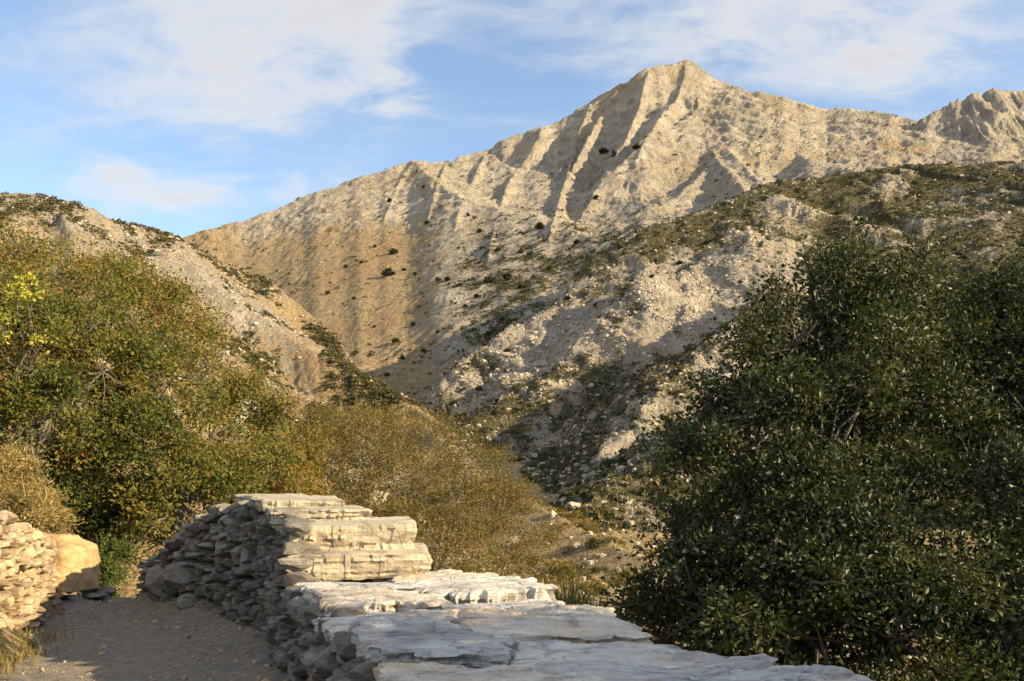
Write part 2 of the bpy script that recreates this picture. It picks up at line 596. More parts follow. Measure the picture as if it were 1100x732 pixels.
        bigrock[bm] += (smooth(.3, .6, fm_) - fm_) * 5.0 * smooth(-.2, .3, fbm2(X[bm] / 80 + 3, Y[bm] / 80, 3, 151))
        bigrock[bm] += 1.5 * smooth(-.20, .45, fbm2(X[bm] / 70, Y[bm] / 70, 3, 153)) * (ridged2(X[bm] / 6.5, Y[bm] / 9.0, 3, 152, .62) - .25)
        bigrock *= .30 + .70 * np.maximum(smooth(150, 230, zm), smooth(.0, .12, X / np.maximum(Y, 1)))
        zm = zm + bigrock + bump
        zc = zc + bigrock + bump
    allz = np.stack([zg, zl, zr, zm, zc])
    fam = np.argmax(allz, axis=0)
    z = zg
    for q, kq in ((zl, 3.0), (zr, 3.0), (zm, 4.0), (zc, 4.0)):
        z = np.where(q > -1e8, smax(z, q, kq * smooth(15, 120, D) + 0.05), z)
    return z.reshape(shape), fam.reshape(shape), {k: v.reshape(shape) for k, v in aux.items()}


# polar grid round the viewpoint: same fineness in the picture at every distance
cols = np.arange(-170, 1270, 1.5)
rows = np.concatenate([np.geomspace(2.2, 24, 130, endpoint=False), np.geomspace(24, 140, 260, endpoint=False), np.geomspace(140, 560, 420, endpoint=False), np.geomspace(560, 1180, 380)])
U, Dm = np.meshgrid((cols - CX) / F, rows)
TX, TY = U * Dm, Dm
TZ, TF, AUX = terrain(TX, TY)
nr, nc = TX.shape
print('terrain', nr, nc)

# what grows where: r = dry ochre grass, g = dark green scrub cover, in places thickened to stand for shade, b = bare pale rock
n1 = fbm2(TX / 60, TY / 60, 5, 200)
n2 = fbm2(TX / 18, TY / 18, 5, 210)
n3 = fbm2(TX / 5.5, TY / 5.5, 4, 220)
gx = np.gradient(TZ, axis=1) / (np.gradient(TX, axis=1) + 1e-9)
gy = np.gradient(TZ, axis=0) / (np.gradient(TY, axis=0) + 1e-9)
slope = np.sqrt(gx * gx + gy * gy)
hgt = TZ
ochre = np.zeros(TX.shape)
scrub = np.zeros(TX.shape)
fam = TF
pcol = TX / TY * F + CX
prow = HY - (TZ - EYE) / TY * F
m = fam == 3
leftslope = smooth(500, 410, pcol) * smooth(240, 150, hgt + 60 * n1 + 25 * n2) + smooth(270, 200, pcol) * .8
ochre = np.where(m, np.clip(.18 + 1.0 * leftslope + 0.6 * n1, 0, 1), ochre)
scrub = np.where(m, np.clip(.04 + (.28 + .5 * smooth(440, 540, pcol) * smooth(230, 130, hgt)) * n2 + .62 * smooth(440, 540, pcol) * smooth(210, 110, hgt) + .10 * n1, 0, 1), scrub)  # flank terms: real scrub, thickened to darken the slope in place of shade
m = fam == 4
ochre = np.where(m, .12 + .2 * n1, ochre)
scrub = np.where(m, np.clip(.10 + .3 * n2, 0, 1), scrub)
m = fam == 2
top = np.exp(-(AUX['crestR_d'] / 34) ** 2)
rightdark = smooth(780, 1000, pcol)  # mask for extra scrub, partly put in as the hill's shade
low = smooth(46, 14, hgt)
ochre = np.where(m, np.clip(.25 + .7 * n1, 0, 1), ochre)
scrub = np.where(m, np.clip(.30 + .62 * top * smooth(560, 720, pcol) + .62 * rightdark + .42 * low + 1.0 * n2 + .5 * n1 + .5 * n3 - 1.0 * AUX['band'], 0, 1), scrub)
m = fam == 1
lowL = smooth(90, 20, hgt)
ochre = np.where(m, np.clip(.32 + .9 * n1 + .3 * lowL, 0, 1), ochre)
scrub = np.where(m, np.clip(.13 + .95 * n2 + .10 * lowL + .5 * n1 + .4 * n3 + .3 * smooth(120, 0, pcol), 0, 1), scrub)
m = fam == 0
ochre = np.where(m, np.clip(.78 + .5 * n2, 0, 1), ochre)
scrub = np.where(m, np.clip(.34 + .7 * n2 + .4 * n3 - .2 * smooth(36, 42, TY), 0, 1), scrub)
bank = smooth(1.4, .6, np.abs(TX + 4.7) ) * smooth(10.6, 11.2, TY) * smooth(15, 14, TY)
scrub = scrub * (1 - bank)
ochre = np.maximum(ochre, bank)
cover = np.stack([ochre.ravel(), scrub.ravel(), np.clip(n3.ravel() * .5 + .5, 0, 1)], 1)


def rock_ground_material(name, scale=1.0, crack=.85):
    m = bpy.data.materials.new(name)
    m.use_nodes = True
    t = NT(m.node_tree)
    geo = t.n('ShaderNodeNewGeometry').outputs['Position']
    at = t.n('ShaderNodeAttribute', attribute_name='cover')
    sp = t.n('ShaderNodeSeparateColor', ins={0: at.outputs['Color']})
    oc, sc = sp.outputs[0], sp.outputs[1]
    big = t.noise(geo, 0.02 * scale, 6, .6)
    mid = t.noise(geo, 0.11 * scale, 7, .62)
    fin = t.noise(geo, 0.55 * scale, 7, .65)
    vfin = t.noise(geo, 2.2 * scale, 4, .6)
    strat = t.noise(t.mapping(geo, (1.0, .6, .45), rot=(0.1, 0.5, 0)), 0.16 * scale, 6, .6)
    vor = t.voro(geo, 0.62 * scale)
    rock = t.ramp(mid, [(.30, (.22, .195, .155)), (.45, (.42, .365, .285)), (.58, (.55, .485, .38)), (.75, (.64, .575, .46))])
    rock = t.mix(t.ramp(strat, [(.45, 0), (.62, .55)]), rock, (.30, .245, .18))
    rock = t.mix(t.ramp(fin, [(.38, crack), (.50, 0)]), rock, (.14, .12, .09))
    blot = t.noise(t.mapping(geo, (1, 1, .55)), 0.028 * scale, 5, .65, .5)
    rock = t.mix(t.ramp(blot, [(.50, 0), (.62, .45)]), rock, (.27, .245, .21))
    rock = t.mix(t.ramp(blot, [(.30, .5), (.42, 0)]), rock, (.64, .575, .46))
    ochc = t.ramp(fin, [(.32, (.20, .145, .075)), (.5, (.36, .265, .145)), (.66, (.47, .365, .215))])
    ochc = t.mix(t.ramp(big, [(.45, 0), (.6, .45)]), ochc, (.33, .215, .11))
    # grass fills the hollows between stones
    of = t.math('ADD', oc, t.math('MULTIPLY', t.math('SUBTRACT', fin, .5), 2.6))
    of = t.math('ADD', of, t.math('MULTIPLY', t.math('SUBTRACT', mid, .5), 1.4))
    of = t.ramp(of, [(.36, 0), (.58, 1)])
    base = t.mix(of, rock, ochc)
    green = t.ramp(vfin, [(.3, (.034, .034, .016)), (.5, (.078, .072, .032)), (.7, (.145, .120, .058))])
    gf = t.math('ADD', sc, t.math('MULTIPLY', t.math('SUBTRACT', fin, .5), 2.4))
    gf = t.math('ADD', gf, t.math('MULTIPLY', t.math('SUBTRACT', vfin, .5), 1.2))
    gf = t.ramp(gf, [(.52, 0), (.66, 1)])
    base = t.mix(gf, base, green)
    b = t.n('ShaderNodeBsdfPrincipled', ins={'Base Color': base, 'Roughness': .95})
    b.inputs['Specular IOR Level'].default_value = 0.15
    h = t.math('ADD', t.math('MULTIPLY', fin, 1.0), t.math('MULTIPLY', vfin, .45))
    h = t.math('ADD', h, t.math('MULTIPLY', t.math('MINIMUM', vor, .6), .5))
    h = t.math('ADD', h, t.math('MULTIPLY', mid, 1.6))
    bp = t.n('ShaderNodeBump', ins={'Height': h, 'Strength': 1.0, 'Distance': 2.4 / scale})
    t.t.links.new(bp.outputs[0], b.inputs['Normal'])
    o = t.n('ShaderNodeOutputMaterial')
    t.t.links.new(b.outputs[0], o.inputs[0])
    return m


M_MOUNT = rock_ground_material('mountain_limestone', 0.6, .5)
M_HILL = rock_ground_material('hillside_rock_and_scrub', 1.3)
M_GROUND = rock_ground_material('dry_ground', 4.0)

idx = np.arange(nr * nc).reshape(nr, nc)
quads = np.stack([idx[:-1, :-1], idx[:-1, 1:], idx[1:, 1:], idx[1:, :-1]], -1).reshape(-1, 4)
qf = TF[:-1, :-1].reshape(-1)
allV = np.stack([TX.ravel(), TY.ravel(), TZ.ravel()], 1)
for famid, nm, mt, lb, ct in ((0, 'ground', M_GROUND, 'dry rocky valley ground below the stone wall', 'ground'),
                              (1, 'hill', M_HILL, 'rocky ochre hillside rising at the left behind the autumn trees', 'hillside'),
                              (2, 'hill', M_HILL, 'dark scrubby hillside falling from the right into the valley', 'hillside'),
                              (3, 'mountain', M_MOUNT, 'bare pale limestone mountain with the pointed summit', 'mountain'),
                              (4, 'mountain', M_MOUNT, 'grey craggy cliff tops behind the right hillside', 'mountain')):
    q = quads[qf == famid]
    used, inv = np.unique(q.ravel(), return_inverse=True)
    o = mesh_obj(nm, allV[used], inv.reshape(-1, 4), mt, smooth=True, attrs={'cover': cover[used]})
    tag(o, lb, ct, kind='structure')

# wide base sheet out to the horizon, below everything
ang = np.linspace(0, 2 * np.pi, 97)[:-1]
rr = np.array([0.0, 60, 300, 1200, 4000])
bv = [(0, 0, -9.0)] + [(r * math.cos(a), r * math.sin(a), -9.0 - r * .002) for r in rr[1:] for a in ang]
bf3 = [(0, 1 + i, 1 + (i + 1) % 96) for i in range(96)]
bf4 = [(1 + k * 96 + i, 1 + (k + 1) * 96 + i, 1 + (k + 1) * 96 + (i + 1) % 96, 1 + k * 96 + (i + 1) % 96) for k in range(3) for i in range(96)]
o = mesh_obj('terrain', bv, [np.array(bf3), np.array(bf4)], M_GROUND, attrs={'cover': np.tile([.6, .3, .5], (len(bv), 1))})
tag(o, 'low dry plain spreading beneath the hills to the horizon', 'terrain', kind='structure')


# sampling helper: terrain height anywhere
def tz(x, y):
    z, f, a = terrain(np.array([float(x)]), np.array([float(y)]))
    return float(z[0])
# ------------------------------------------------------------------ materials for the foreground
def stone_material(name, dark, mid, light, streak=(1, 1, 1), scale=1.0, warm=(.45, .33, .20), lichen=(.10, .10, .09), bump=.02, stain=.35, per_stone=False, crack=.3):
    m = bpy.data.materials.new(name)
    m.use_nodes = True
    t = NT(m.node_tree)
    geo = t.n('ShaderNodeNewGeometry').outputs['Position']
    st = t.mapping(geo, streak, rot=(0.05, 0.08, 0.30))
    n1 = t.noise(st, 1.6 * scale, 8, .6, .6)
    n2 = t.noise(st, 7 * scale, 8, .62, .4)
    n3 = t.noise(geo, 34 * scale, 6, .65)
    n4 = t.noise(geo, 150 * scale, 3, .6)
    n5 = t.noise(geo, 3.1 * scale, 6, .6, .8)
    f = t.math('ADD', t.math('MULTIPLY', n1, .55), t.math('MULTIPLY', n2, .45))
    col = t.ramp(f, [(.35, dark), (.46, mid), (.58, light), (.70, tuple(min(.82, c * 1.12) for c in light))])
    col = t.mix(t.ramp(n5, [(.50, 0), (.66, stain)]), col, warm)
    col = t.mix(t.ramp(n3, [(.30, .55), (.42, 0)]), col, lichen)
    if per_stone:
        at = t.n('ShaderNodeAttribute', attribute_name='tint')
        col = t.mix(1.0, col, t.ramp(at.outputs['Fac'], [(0, (.55, .53, .50)), (.5, (.95, .93, .90)), (1, (1.25, 1.2, 1.1))]), 'MULTIPLY')
    col = t.mix(t.ramp(n4, [(.35, .35), (.5, 0)]), col, tuple(c * .5 for c in mid))
    b = t.n('ShaderNodeBsdfPrincipled', ins={'Base Color': col, 'Roughness': t.ramp(n2, [(.3, .9), (.7, .68)])})
    b.inputs['Specular IOR Level'].default_value = .3
    crk = t.voro(t.mapping(geo, (1, 1.7, 2.2), rot=(.1, .2, .5)), 1.5 * scale, 'DISTANCE_TO_EDGE')
    crk = t.ramp(t.math('ADD', crk, t.math('MULTIPLY', t.math('MULTIPLY_ADD', n5, .9, t.math('MULTIPLY', n3, .5)), .30)), [(.19, 0), (.225, 1)])
    col = t.mix(t.math('MULTIPLY', t.math('SUBTRACT', 1.0, crk), .0 if per_stone else crack), col, tuple(c * .45 for c in dark))
    t.t.links.new(col, b.inputs['Base Color'])
    h = t.math('ADD', t.math('MULTIPLY', n2, .9), t.math('MULTIPLY', n3, .6))
    if not per_stone:
        h = t.math('ADD', h, t.math('MULTIPLY', crk, .25))
    h = t.math('ADD', h, t.math('MULTIPLY', n4, .16))
    bp = t.n('ShaderNodeBump', ins={'Height': h, 'Strength': 1.0, 'Distance': bump})
    t.t.links.new(bp.outputs[0], b.inputs['Normal'])
    o = t.n('ShaderNodeOutputMaterial')
    t.t.links.new(b.outputs[0], o.inputs[0])
    return m


M_SLAB = stone_material('pale_marble_slab', (.20, .185, .17), (.44, .41, .365), (.60, .565, .50), (.8, 1.9, 5), 1.0, (.47, .33, .19), (.13, .12, .115), .026, .55)
M_BLOCK = stone_material('pale_marble_block', (.19, .16, .115), (.33, .285, .205), (.46, .41, .31), (.5, 1.2, 3.5), 1.2, (.56, .43, .26), (.20, .18, .15), .022, .35)
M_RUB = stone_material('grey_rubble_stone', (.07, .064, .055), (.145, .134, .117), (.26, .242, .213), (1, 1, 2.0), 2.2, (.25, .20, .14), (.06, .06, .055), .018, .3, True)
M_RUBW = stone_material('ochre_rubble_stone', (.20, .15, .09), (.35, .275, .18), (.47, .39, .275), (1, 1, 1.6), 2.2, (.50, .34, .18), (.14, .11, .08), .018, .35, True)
M_PLASTER = stone_material('ochre_lime_plaster', (.27, .165, .075), (.42, .27, .13), (.50, .35, .19), (1, 1, 1.2), 1.4, (.52, .33, .14), (.25, .18, .10), .02, .6, False, 0.0)
M_CORE = stone_material('dark_wall_core', (.05, .045, .04), (.085, .075, .065), (.12, .11, .095), (1, 1, 1), 3, (.1, .08, .06), (.03, .03, .03), .02, .2)
M_CLAY = stone_material('ochre_clay_bank', (.26, .17, .08), (.40, .27, .14), (.50, .36, .21), (1, 1, 1.5), 1.8, (.45, .28, .12), (.2, .13, .07), .03, .4)


# ------------------------------------------------------------------ slabs and stones
def resample_closed(pts, n):
    p = np.asarray(pts, float)
    q = np.vstack([p, p[:1]])
    s = np.r_[0, np.cumsum(np.linalg.norm(np.diff(q, axis=0), axis=1))]
    t = np.linspace(0, s[-1], n, endpoint=False)
    return np.stack([np.interp(t, s, q[:, k]) for k in range(2)], 1), s[-1]


def slab(name, outline, ztop, thick, seed, mat, parent, tilt=(0, 0), flake=1.0, rough=1.0, n=260, rings=46, rnd=0.008, edge=1.0):
    """an irregular flat stone: outline in plan, flaky top, layered broken edge.  ztop: height at the centroid; tilt = dz per metre in x, y"""
    o2, per = resample_closed(outline, n)
    c = o2.mean(0)
    # round the corners a little, then break the edge
    for _ in range(1):
        o2 = 0.25 * np.roll(o2, 1, 0) + 0.5 * o2 + 0.25 * np.roll(o2, -1, 0)
    nrm = o2 - c
    nrm /= np.linalg.norm(nrm, axis=1)[:, None] + 1e-9
    e = fbm2(o2[:, 0] * 3.1 + seed, o2[:, 1] * 3.1, 5, seed, .62) * 0.085 * rough + 0.03 * rough * np.round(2.5 * fbm2(o2[:, 0] * 6 + seed, o2[:, 1] * 6, 2, seed + 3))
    o2 = o2 + nrm * e[:, None] * edge
    ks = np.linspace(0, 1, rings + 1)[1:] ** 0.85
    V = []
    for k in ks:
        V.append(c + (o2 - c) * k)
    top = np.concatenate(V)
    x, y = top[:, 0], top[:, 1]
    ca, sa = math.cos(-.35), math.sin(-.35)
    u, v = x * ca - y * sa, x * sa + y * ca

    def topz(x, y, u, v):
        f = fbm2(u * 1.1 + seed * 3, v * 2.6, 5, seed + 11, .55)
        steps = 5.0
        q = f * steps
        fr = q - np.floor(q)
        st = (np.floor(q) + smooth(.38, .62, fr)) / steps
        z = 0.034 * flake * st + 0.006 * flake * fbm2(u * 4, v * 11, 4, seed + 5, .55) + 0.035 * flake * fbm2(x * .9 + seed, y * .9, 3, seed + 9)
        return z
    zt = topz(x, y, u, v) + ztop + tilt[0] * (x - c[0]) + tilt[1] * (y - c[1])
    kk = np.repeat(ks, n)
    zt = zt - rnd * smooth(.93, 1.0, kk) * (1 + 1.2 * np.abs(fbm2(x * 4, y * 4, 3, seed + 21)))
    verts = [np.column_stack([top, zt])]
    edge_z = zt[-n:]
    m = 9
    for j in range(1, m + 1):
        f = j / m
        zz = edge_z - thick * f * (1 + .30 * rough * fbm2(o2[:, 0] * 2.4 + seed, o2[:, 1] * 2.4, 3, seed + 41))
        s = np.linspace(0, per, n, endpoint=False)
        off = 0.034 * rough * fbm3(o2[:, 0] * 4.5 + seed, o2[:, 1] * 4.5, zz * 17, 5, seed + 31, .62) + .018 * rough * np.round(1.8 * fbm2(o2[:, 0] * .55 + seed, zz * 30 + o2[:, 1] * .4, 2, seed + 37)) - 0.03 * rough * f ** 3
        verts.append(np.column_stack([o2 + nrm * off[:, None], zz]))
    verts.append(np.array([[c[0], c[1], ztop - thick]]))
    cen_top = np.array([[c[0], c[1], float(topz(c[:1], c[1:], c[:1] * ca - c[1:] * sa, c[:1] * sa + c[1:] * ca)[0]) + ztop]])
    verts.append(cen_top)
    Vv = np.concatenate(verts)
    tot = rings + m
    idx = np.arange(tot * n).reshape(tot, n)
    nx = np.roll(idx, -1, 1)
    q = np.stack([idx[:-1], idx[1:], nx[1:], nx[:-1]], -1).reshape(-1, 4)
    bot, ct = tot * n, tot * n + 1
    t1 = np.stack([np.full(n, ct), idx[0], nx[0]], -1)
    t2 = np.stack([np.full(n, bot), nx[-1], idx[-1]], -1)
    ob = mesh_obj(name, Vv, [q, t1, t2], mat, parent, smooth=True)
    ob.data.set_sharp_from_angle(angle=R(26))
    return ob


_ico = None


def ico(sub=2):
    import bmesh
    bm = bmesh.new()
    bmesh.ops.create_icosphere(bm, subdivisions=sub, radius=1.0)
    V = np.array([v.co[:] for v in bm.verts])
    Fc = np.array([[v.index for v in f.verts] for f in bm.faces])
    bm.free()
    return V, Fc


ICO2, ICO2F = ico(3)
ICO1, ICO1F = ico(2)
ICO0, ICO0F = ico(1)


def stone_verts(rs, base, size, boxy=0.55, jag=.16):
    """one broken stone: rounded box with a few planar cuts"""
    v = np.sign(base) * np.abs(base) ** boxy
    v = v / np.abs(v).max(1).max()
    for _ in range(10):
        n = rs.normal(size=3)
        n /= np.linalg.norm(n)
        h = rs.uniform(.5, .85)
        d = v @ n
        v = v - np.maximum(d - h, 0)[:, None] * n
    o = rs.uniform(0, 100, 3)
    f = fbm3(v[:, 0] * 1.7 + o[0], v[:, 1] * 1.7 + o[1], v[:, 2] * 1.7 + o[2], 3, 7)
    v = v * (1 + jag * f)[:, None]
    v = v / (np.abs(v).max(0) + 1e-6) * .97
    return v * np.asarray(size)


def rubble_face(name, path, zbot, ztop, seed, mat, parent, row=(.08, .17), width=(.10, .30), depth=.13, out=0.0, sub=None, overhang=.03):
    """dry stones packed in rough courses on a wall face. path: plan polyline (face line), outward = left of travel"""
    rs = np.random.RandomState(seed)
    p = np.asarray(path, float)
    seg = np.linalg.norm(np.diff(p, axis=0), axis=1)
    s = np.r_[0, np.cumsum(seg)]
    VV, FF, TT = [], [], []
    nv = 0
    base, faces = sub or (ICO1, ICO1F)

    def at(t):
        x, y = np.interp(t, s, p[:, 0]), np.interp(t, s, p[:, 1])
        e = .05
        x1, y1 = np.interp(t + e, s, p[:, 0]), np.interp(t + e, s, p[:, 1])
        x0, y0 = np.interp(t - e, s, p[:, 0]), np.interp(t - e, s, p[:, 1])
        d = np.array([x1 - x0, y1 - y0])
        d /= np.linalg.norm(d) + 1e-9
        return np.array([x, y]), d
    zmax = max(np.max(ztop), 0)
    zz = min(np.min(zbot), 0) - .05
    while zz < zmax:
        h = rs.uniform(*row)
        t = -rs.uniform(0, .2)
        while t < s[-1]:
            wd = rs.uniform(*width) * (1.35 if rs.rand() < .12 else 1)
            hh = h * rs.uniform(.75, 1.5)
            tc_ = min(max(t + wd / 2, 0), s[-1])
            zt_, zb_ = np.interp(tc_, s, ztop), np.interp(tc_, s, zbot)
            zc = zz + h / 2 + rs.uniform(-.025, .025) + .03 * math.sin(tc_ * 1.7 + zz * 3)
            if zb_ - .05 < zc < zt_ - .15 * h:
                pos, d = at(tc_)
                outn = np.array([-d[1], d[0]])
                dp = depth * rs.uniform(.8, 1.25)
                v = stone_verts(rs, base, (wd * .50, dp, hh * .50), rs.uniform(.45, .75))
                a = rs.normal(0, .12)
                ca, sa = math.cos(a), math.sin(a)
                v = np.column_stack([v[:, 0] * ca - v[:, 2] * sa, v[:, 1], v[:, 0] * sa + v[:, 2] * ca])
                b = rs.normal(0, .18)
                cb, sb = math.cos(b), math.sin(b)
                v = np.column_stack([v[:, 0] * cb - v[:, 1] * sb, v[:, 0] * sb + v[:, 1] * cb, v[:, 2]])
                o = out + rs.uniform(-.05, .035) - dp * .6 + (zt_ - zc) * .05
                X = pos[0] + v[:, 0] * d[0] + (v[:, 1] + o) * outn[0]
                Y = pos[1] + v[:, 0] * d[1] + (v[:, 1] + o) * outn[1]
                VV.append(np.column_stack([X, Y, v[:, 2] + zc]))
                FF.append(faces + nv)
                nv += len(v)
                TT.append(np.full(len(v), np.clip(rs.normal(.45, .22), 0, 1)))
            t += wd * rs.uniform(.88, 1.02)
        zz += h * .92
    return mesh_obj(name, np.concatenate(VV), np.concatenate(FF), mat, parent, smooth=False, attrs={'tint': np.concatenate(TT)})


def wall_core(name, front, back, zbot, ztop, mat, parent):
    """solid body behind the facing stones"""
    f, b = np.asarray(front, float), np.asarray(back, float)
    n = len(f)
    V = np.concatenate([np.column_stack([f, zbot]), np.column_stack([f, ztop]), np.column_stack([b, ztop]), np.column_stack([b, zbot])])
    q = []
    for r in range(4):
        for i in range(n - 1):
            a, c = r * n + i, ((r + 1) % 4) * n + i
            q.append((a, a + 1, c + 1, c))
    q.append((0, n, 2 * n, 3 * n))
    q.append((n - 1, 4 * n - 1, 3 * n - 1, 2 * n - 1))
    return mesh_obj(name, V, np.array(q), mat, parent)


# ------------------------------------------------------------------ the parapet wall on the right of the path
def slabplane(d):
    return EYE - (.577 + .032 * d)


LD = np.array([0.4, 1.6, 2.885, 3.43, 4.34, 5.1, 6.2, 7.0])
LX = np.array([0.38, 0.06, -.346, -.53, -.78, -1.05, -1.43, -1.70])
RD = np.array([0.8, 2.0, 3.04, 3.43, 3.77, 4.58, 5.4, 6.2, 7.0, 7.8])
RX = np.array([1.90, 1.52, 1.12, .83, .58, .45, .26, .06, -.30, -.75])


def Lp(d):
    return np.array([np.interp(d, LD, LX), d])


def Rp(d):
    return np.array([np.interp(d, RD, RX), d])


wall = empty('stone_wall', (-0.6, 4.5, 0))
tag(wall, 'long dry stone parapet beside the path, topped with broad pale slabs and stepped blocks', 'wall')
WO = Vector((-0.6, 4.5, 0))


def under_wall(o, root, org):
    o.parent = root
    o.matrix_parent_inverse.identity()
    o.location = -org
    return o


M_SLABS = [M_SLAB, stone_material('grey_marble_slab', (.16, .155, .15), (.38, .365, .35), (.56, .545, .505), (.9, 2.2, 5), 1.25, (.42, .30, .18), (.11, .105, .10), .026, .45),
           stone_material('warm_marble_slab', (.24, .20, .155), (.46, .405, .335), (.61, .555, .46), (1.0, 1.5, 4), .85, (.50, .33, .18), (.15, .13, .11), .026, .65)]
slab_list = [
    # left depth near, far; right depth near, far; w range; dz; thickness
    (0.75, 2.50, 1.10, 3.06, 0.01, 1.02, .022, .11),
    (2.50, 3.00, 2.96, 3.48, .40, .97, .006, .10),
    (2.52, 3.30, 2.78, 3.24, 0, .43, -.006, .09),
    (2.98, 3.62, 3.42, 3.88, .38, 1.04, -.030, .11),
    (3.30, 4.10, 3.30, 4.06, .015, .40, .016, .10),
    (3.62, 4.40, 3.88, 4.64, .42, 1.02, .020, .14),
    (4.08, 4.95, 4.10, 5.00, -.01, .47, -.018, .09),
    (4.40, 5.10, 4.66, 5.50, .47, .95, -.026, .10),
    (4.95, 5.75, 5.00, 5.76, .01, .50, .010, .10),
    (5.15, 5.95, 5.52, 6.40, .46, 1.04, .018, .13),
    (5.72, 6.70, 5.76, 6.80, 0, .5, -.012, .09),
    (5.95, 6.9, 6.42, 7.3, .45, .98, .008, .11),
]
for i, (l0, l1, r0, r1, w0, w1, dz, th) in enumerate(slab_list):
    pts = []
    for (l, r, ws) in ((l0, r0, np.linspace(w0, w1, 5)), (l1, r1, np.linspace(w1, w0, 5))):
        for wv in ws:
            a, b = Lp(l), Rp(r)
            pts.append(a * (1 - wv) + b * wv)
    pts = np.array(pts)
    cen = pts.mean(0)
    rs = np.random.RandomState(50 + i)
    pts = cen + (pts - cen) * np.array([1.0, .965])
    o = slab('capstone', pts, slabplane(cen[1]) + dz, th, 300 + i * 7, M_SLABS[i % 3], None, (rs.uniform(-.035, .02), -.032 + rs.uniform(-.03, .03)), 1.25, 1.25)
    under_wall(o, wall, WO)

# stepped blocks climbing onto the higher part: (near-left, near-right, far-right, far-left) by pixel at depth, top height, thickness


def blk(quad, ztop, th, seed, tilt=(0, 0), flake=.7, rough=1.0, rnd=.006):
    q = np.array(quad, float)
    pts = []
    for i in range(4):
        a, b = q[i], q[(i + 1) % 4]
        for t in np.linspace(0, 1, 6)[:-1]:
            pts.append(a * (1 - t) + b * t)
    o = slab('capstone', pts, ztop, th, seed, M_BLOCK, None, tilt, flake, rough, rnd=rnd, edge=.28, n=420)
    under_wall(o, wall, WO)
    return o


def zat(row, d):
    return EYE + (HY - row) / F * d


def xat(col, d):
    return (col - CX) / F * d


b1 = [(xat(308, 6.20), 6.20), (xat(462, 6.50), 6.50), (xat(455, 7.3), 7.3), (xat(306, 7.2), 7.2)]
blk(b1, zat(594, 6.38), .180, 901)
b2 = [(xat(311, 6.45), 6.45), (xat(446, 6.70), 6.70), (xat(440, 7.6), 7.6), (xat(305, 7.5), 7.5)]
blk(b2, zat(563.5, 6.6), .205, 917)
b3 = [(xat(291, 7.00), 7.00), (xat(398, 7.2), 7.2), (xat(385, 8.2), 8.2), (xat(284, 8.2), 8.2)]
blk(b3, zat(549, 7.1), .125, 933, (0, .0))
b4 = [(xat(282, 7.55), 7.55), (xat(371, 7.7), 7.7), (xat(360, 9.0), 9.0), (xat(262, 9.0), 9.0)]
blk(b4, zat(537.5, 7.65), .095, 947, (0, .0), .8)
b5 = [(xat(268, 8.6), 8.6), (xat(335, 8.8), 8.8), (xat(325, 9.8), 9.8), (xat(252, 9.6), 9.6)]
blk(b5, zat(534, 8.7), .10, 953, (0, -.01), .8)

# facing stones: near low part, then the tall part that bends left to its end
near_path = [tuple(Lp(d) + np.array([-.02, 0])) for d in (0.5, 1.6, 2.9, 3.45, 4.35, 5.1, 6.2)]
nz = [slabplane(d) - .055 for d in (0.5, 1.6, 2.9, 3.45, 4.35, 5.1, 6.2)]
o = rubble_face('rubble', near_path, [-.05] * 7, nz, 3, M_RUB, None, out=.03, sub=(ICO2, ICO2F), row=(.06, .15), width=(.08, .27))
under_wall(o, wall, WO)
tall_path = [(-1.40, 5.95), (-1.52, 6.4), (-1.80, 7.25), (-2.12, 7.9), (-2.62, 8.6), (-3.2, 9.2), (-3.72, 9.7), (-3.92, 9.95)]
tall_top = [.62, zat(566, 6.5), zat(545, 7.3), zat(541, 7.9), zat(541, 8.5), zat(562, 9.2), zat(596, 9.7), zat(606, 9.9)]
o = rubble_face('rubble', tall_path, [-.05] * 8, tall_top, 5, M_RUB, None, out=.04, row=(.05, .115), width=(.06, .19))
under_wall(o, wall, WO)
# end face and back of the far end (turns away from the path)
end_path = [(-3.92, 9.95), (-3.8, 10.4), (-3.3, 10.6), (-2.6, 10.4)]
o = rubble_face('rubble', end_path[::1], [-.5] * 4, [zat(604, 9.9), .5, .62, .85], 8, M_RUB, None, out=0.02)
under_wall(o, wall, WO)
# big boulders built into the far end of the wall
rs = np.random.RandomState(77)
for (c_, r_, d_, sz) in ((203, 622, 9.15, (.26, .17, .19)), (176, 628, 9.5, (.20, .16, .24)), (214, 648, 9.0, (.22, .12, .10))):
    v = stone_verts(rs, ICO2, sz, .7, .12) @ np.array([[.77, .64, 0], [-.64, .77, 0], [0, 0, 1]])
    x, y, z = P(c_, r_, d_)
    o = mesh_obj('boulder', v + np.array([x, y, z]), ICO2F, M_RUB, None, smooth=False, attrs={'tint': np.full(len(v), .55)})
    under_wall(o, wall, WO)
# stones crowning the rubble next to the blocks
top_path = [(-1.62, 6.75), (-1.86, 7.4), (-2.2, 8.0), (-2.6, 8.5), (-3.1, 9.0)]
# solid core
fr = [tuple(Lp(d) + np.array([.12, 0])) for d in (0.5, 2.9, 4.35, 6.2)]
bk = [tuple(Rp(d) + np.array([-.06, 0])) for d in (0.9, 3.1, 4.6, 6.5)]
o = wall_core('core', fr, bk, [-2.6] * 4, [slabplane(d) - .10 for d in (.5, 2.9, 4.35, 6.2)], M_CORE, None)
under_wall(o, wall, WO)
fr = [(-1.30, 6.5), (-1.66, 7.25), (-1.98, 7.95), (-2.5, 8.7), (-3.1, 9.35), (-3.75, 9.95)]
bk = [(-.95, 6.75), (-1.0, 7.6), (-1.2, 8.4), (-1.6, 9.6), (-2.4, 10.3), (-3.6, 10.35)]
o = wall_core('core', fr, bk, [-2.6] * 6, [.55, .85, 1.0, 1.0, .74, .40], M_CORE, None)
under_wall(o, wall, WO)
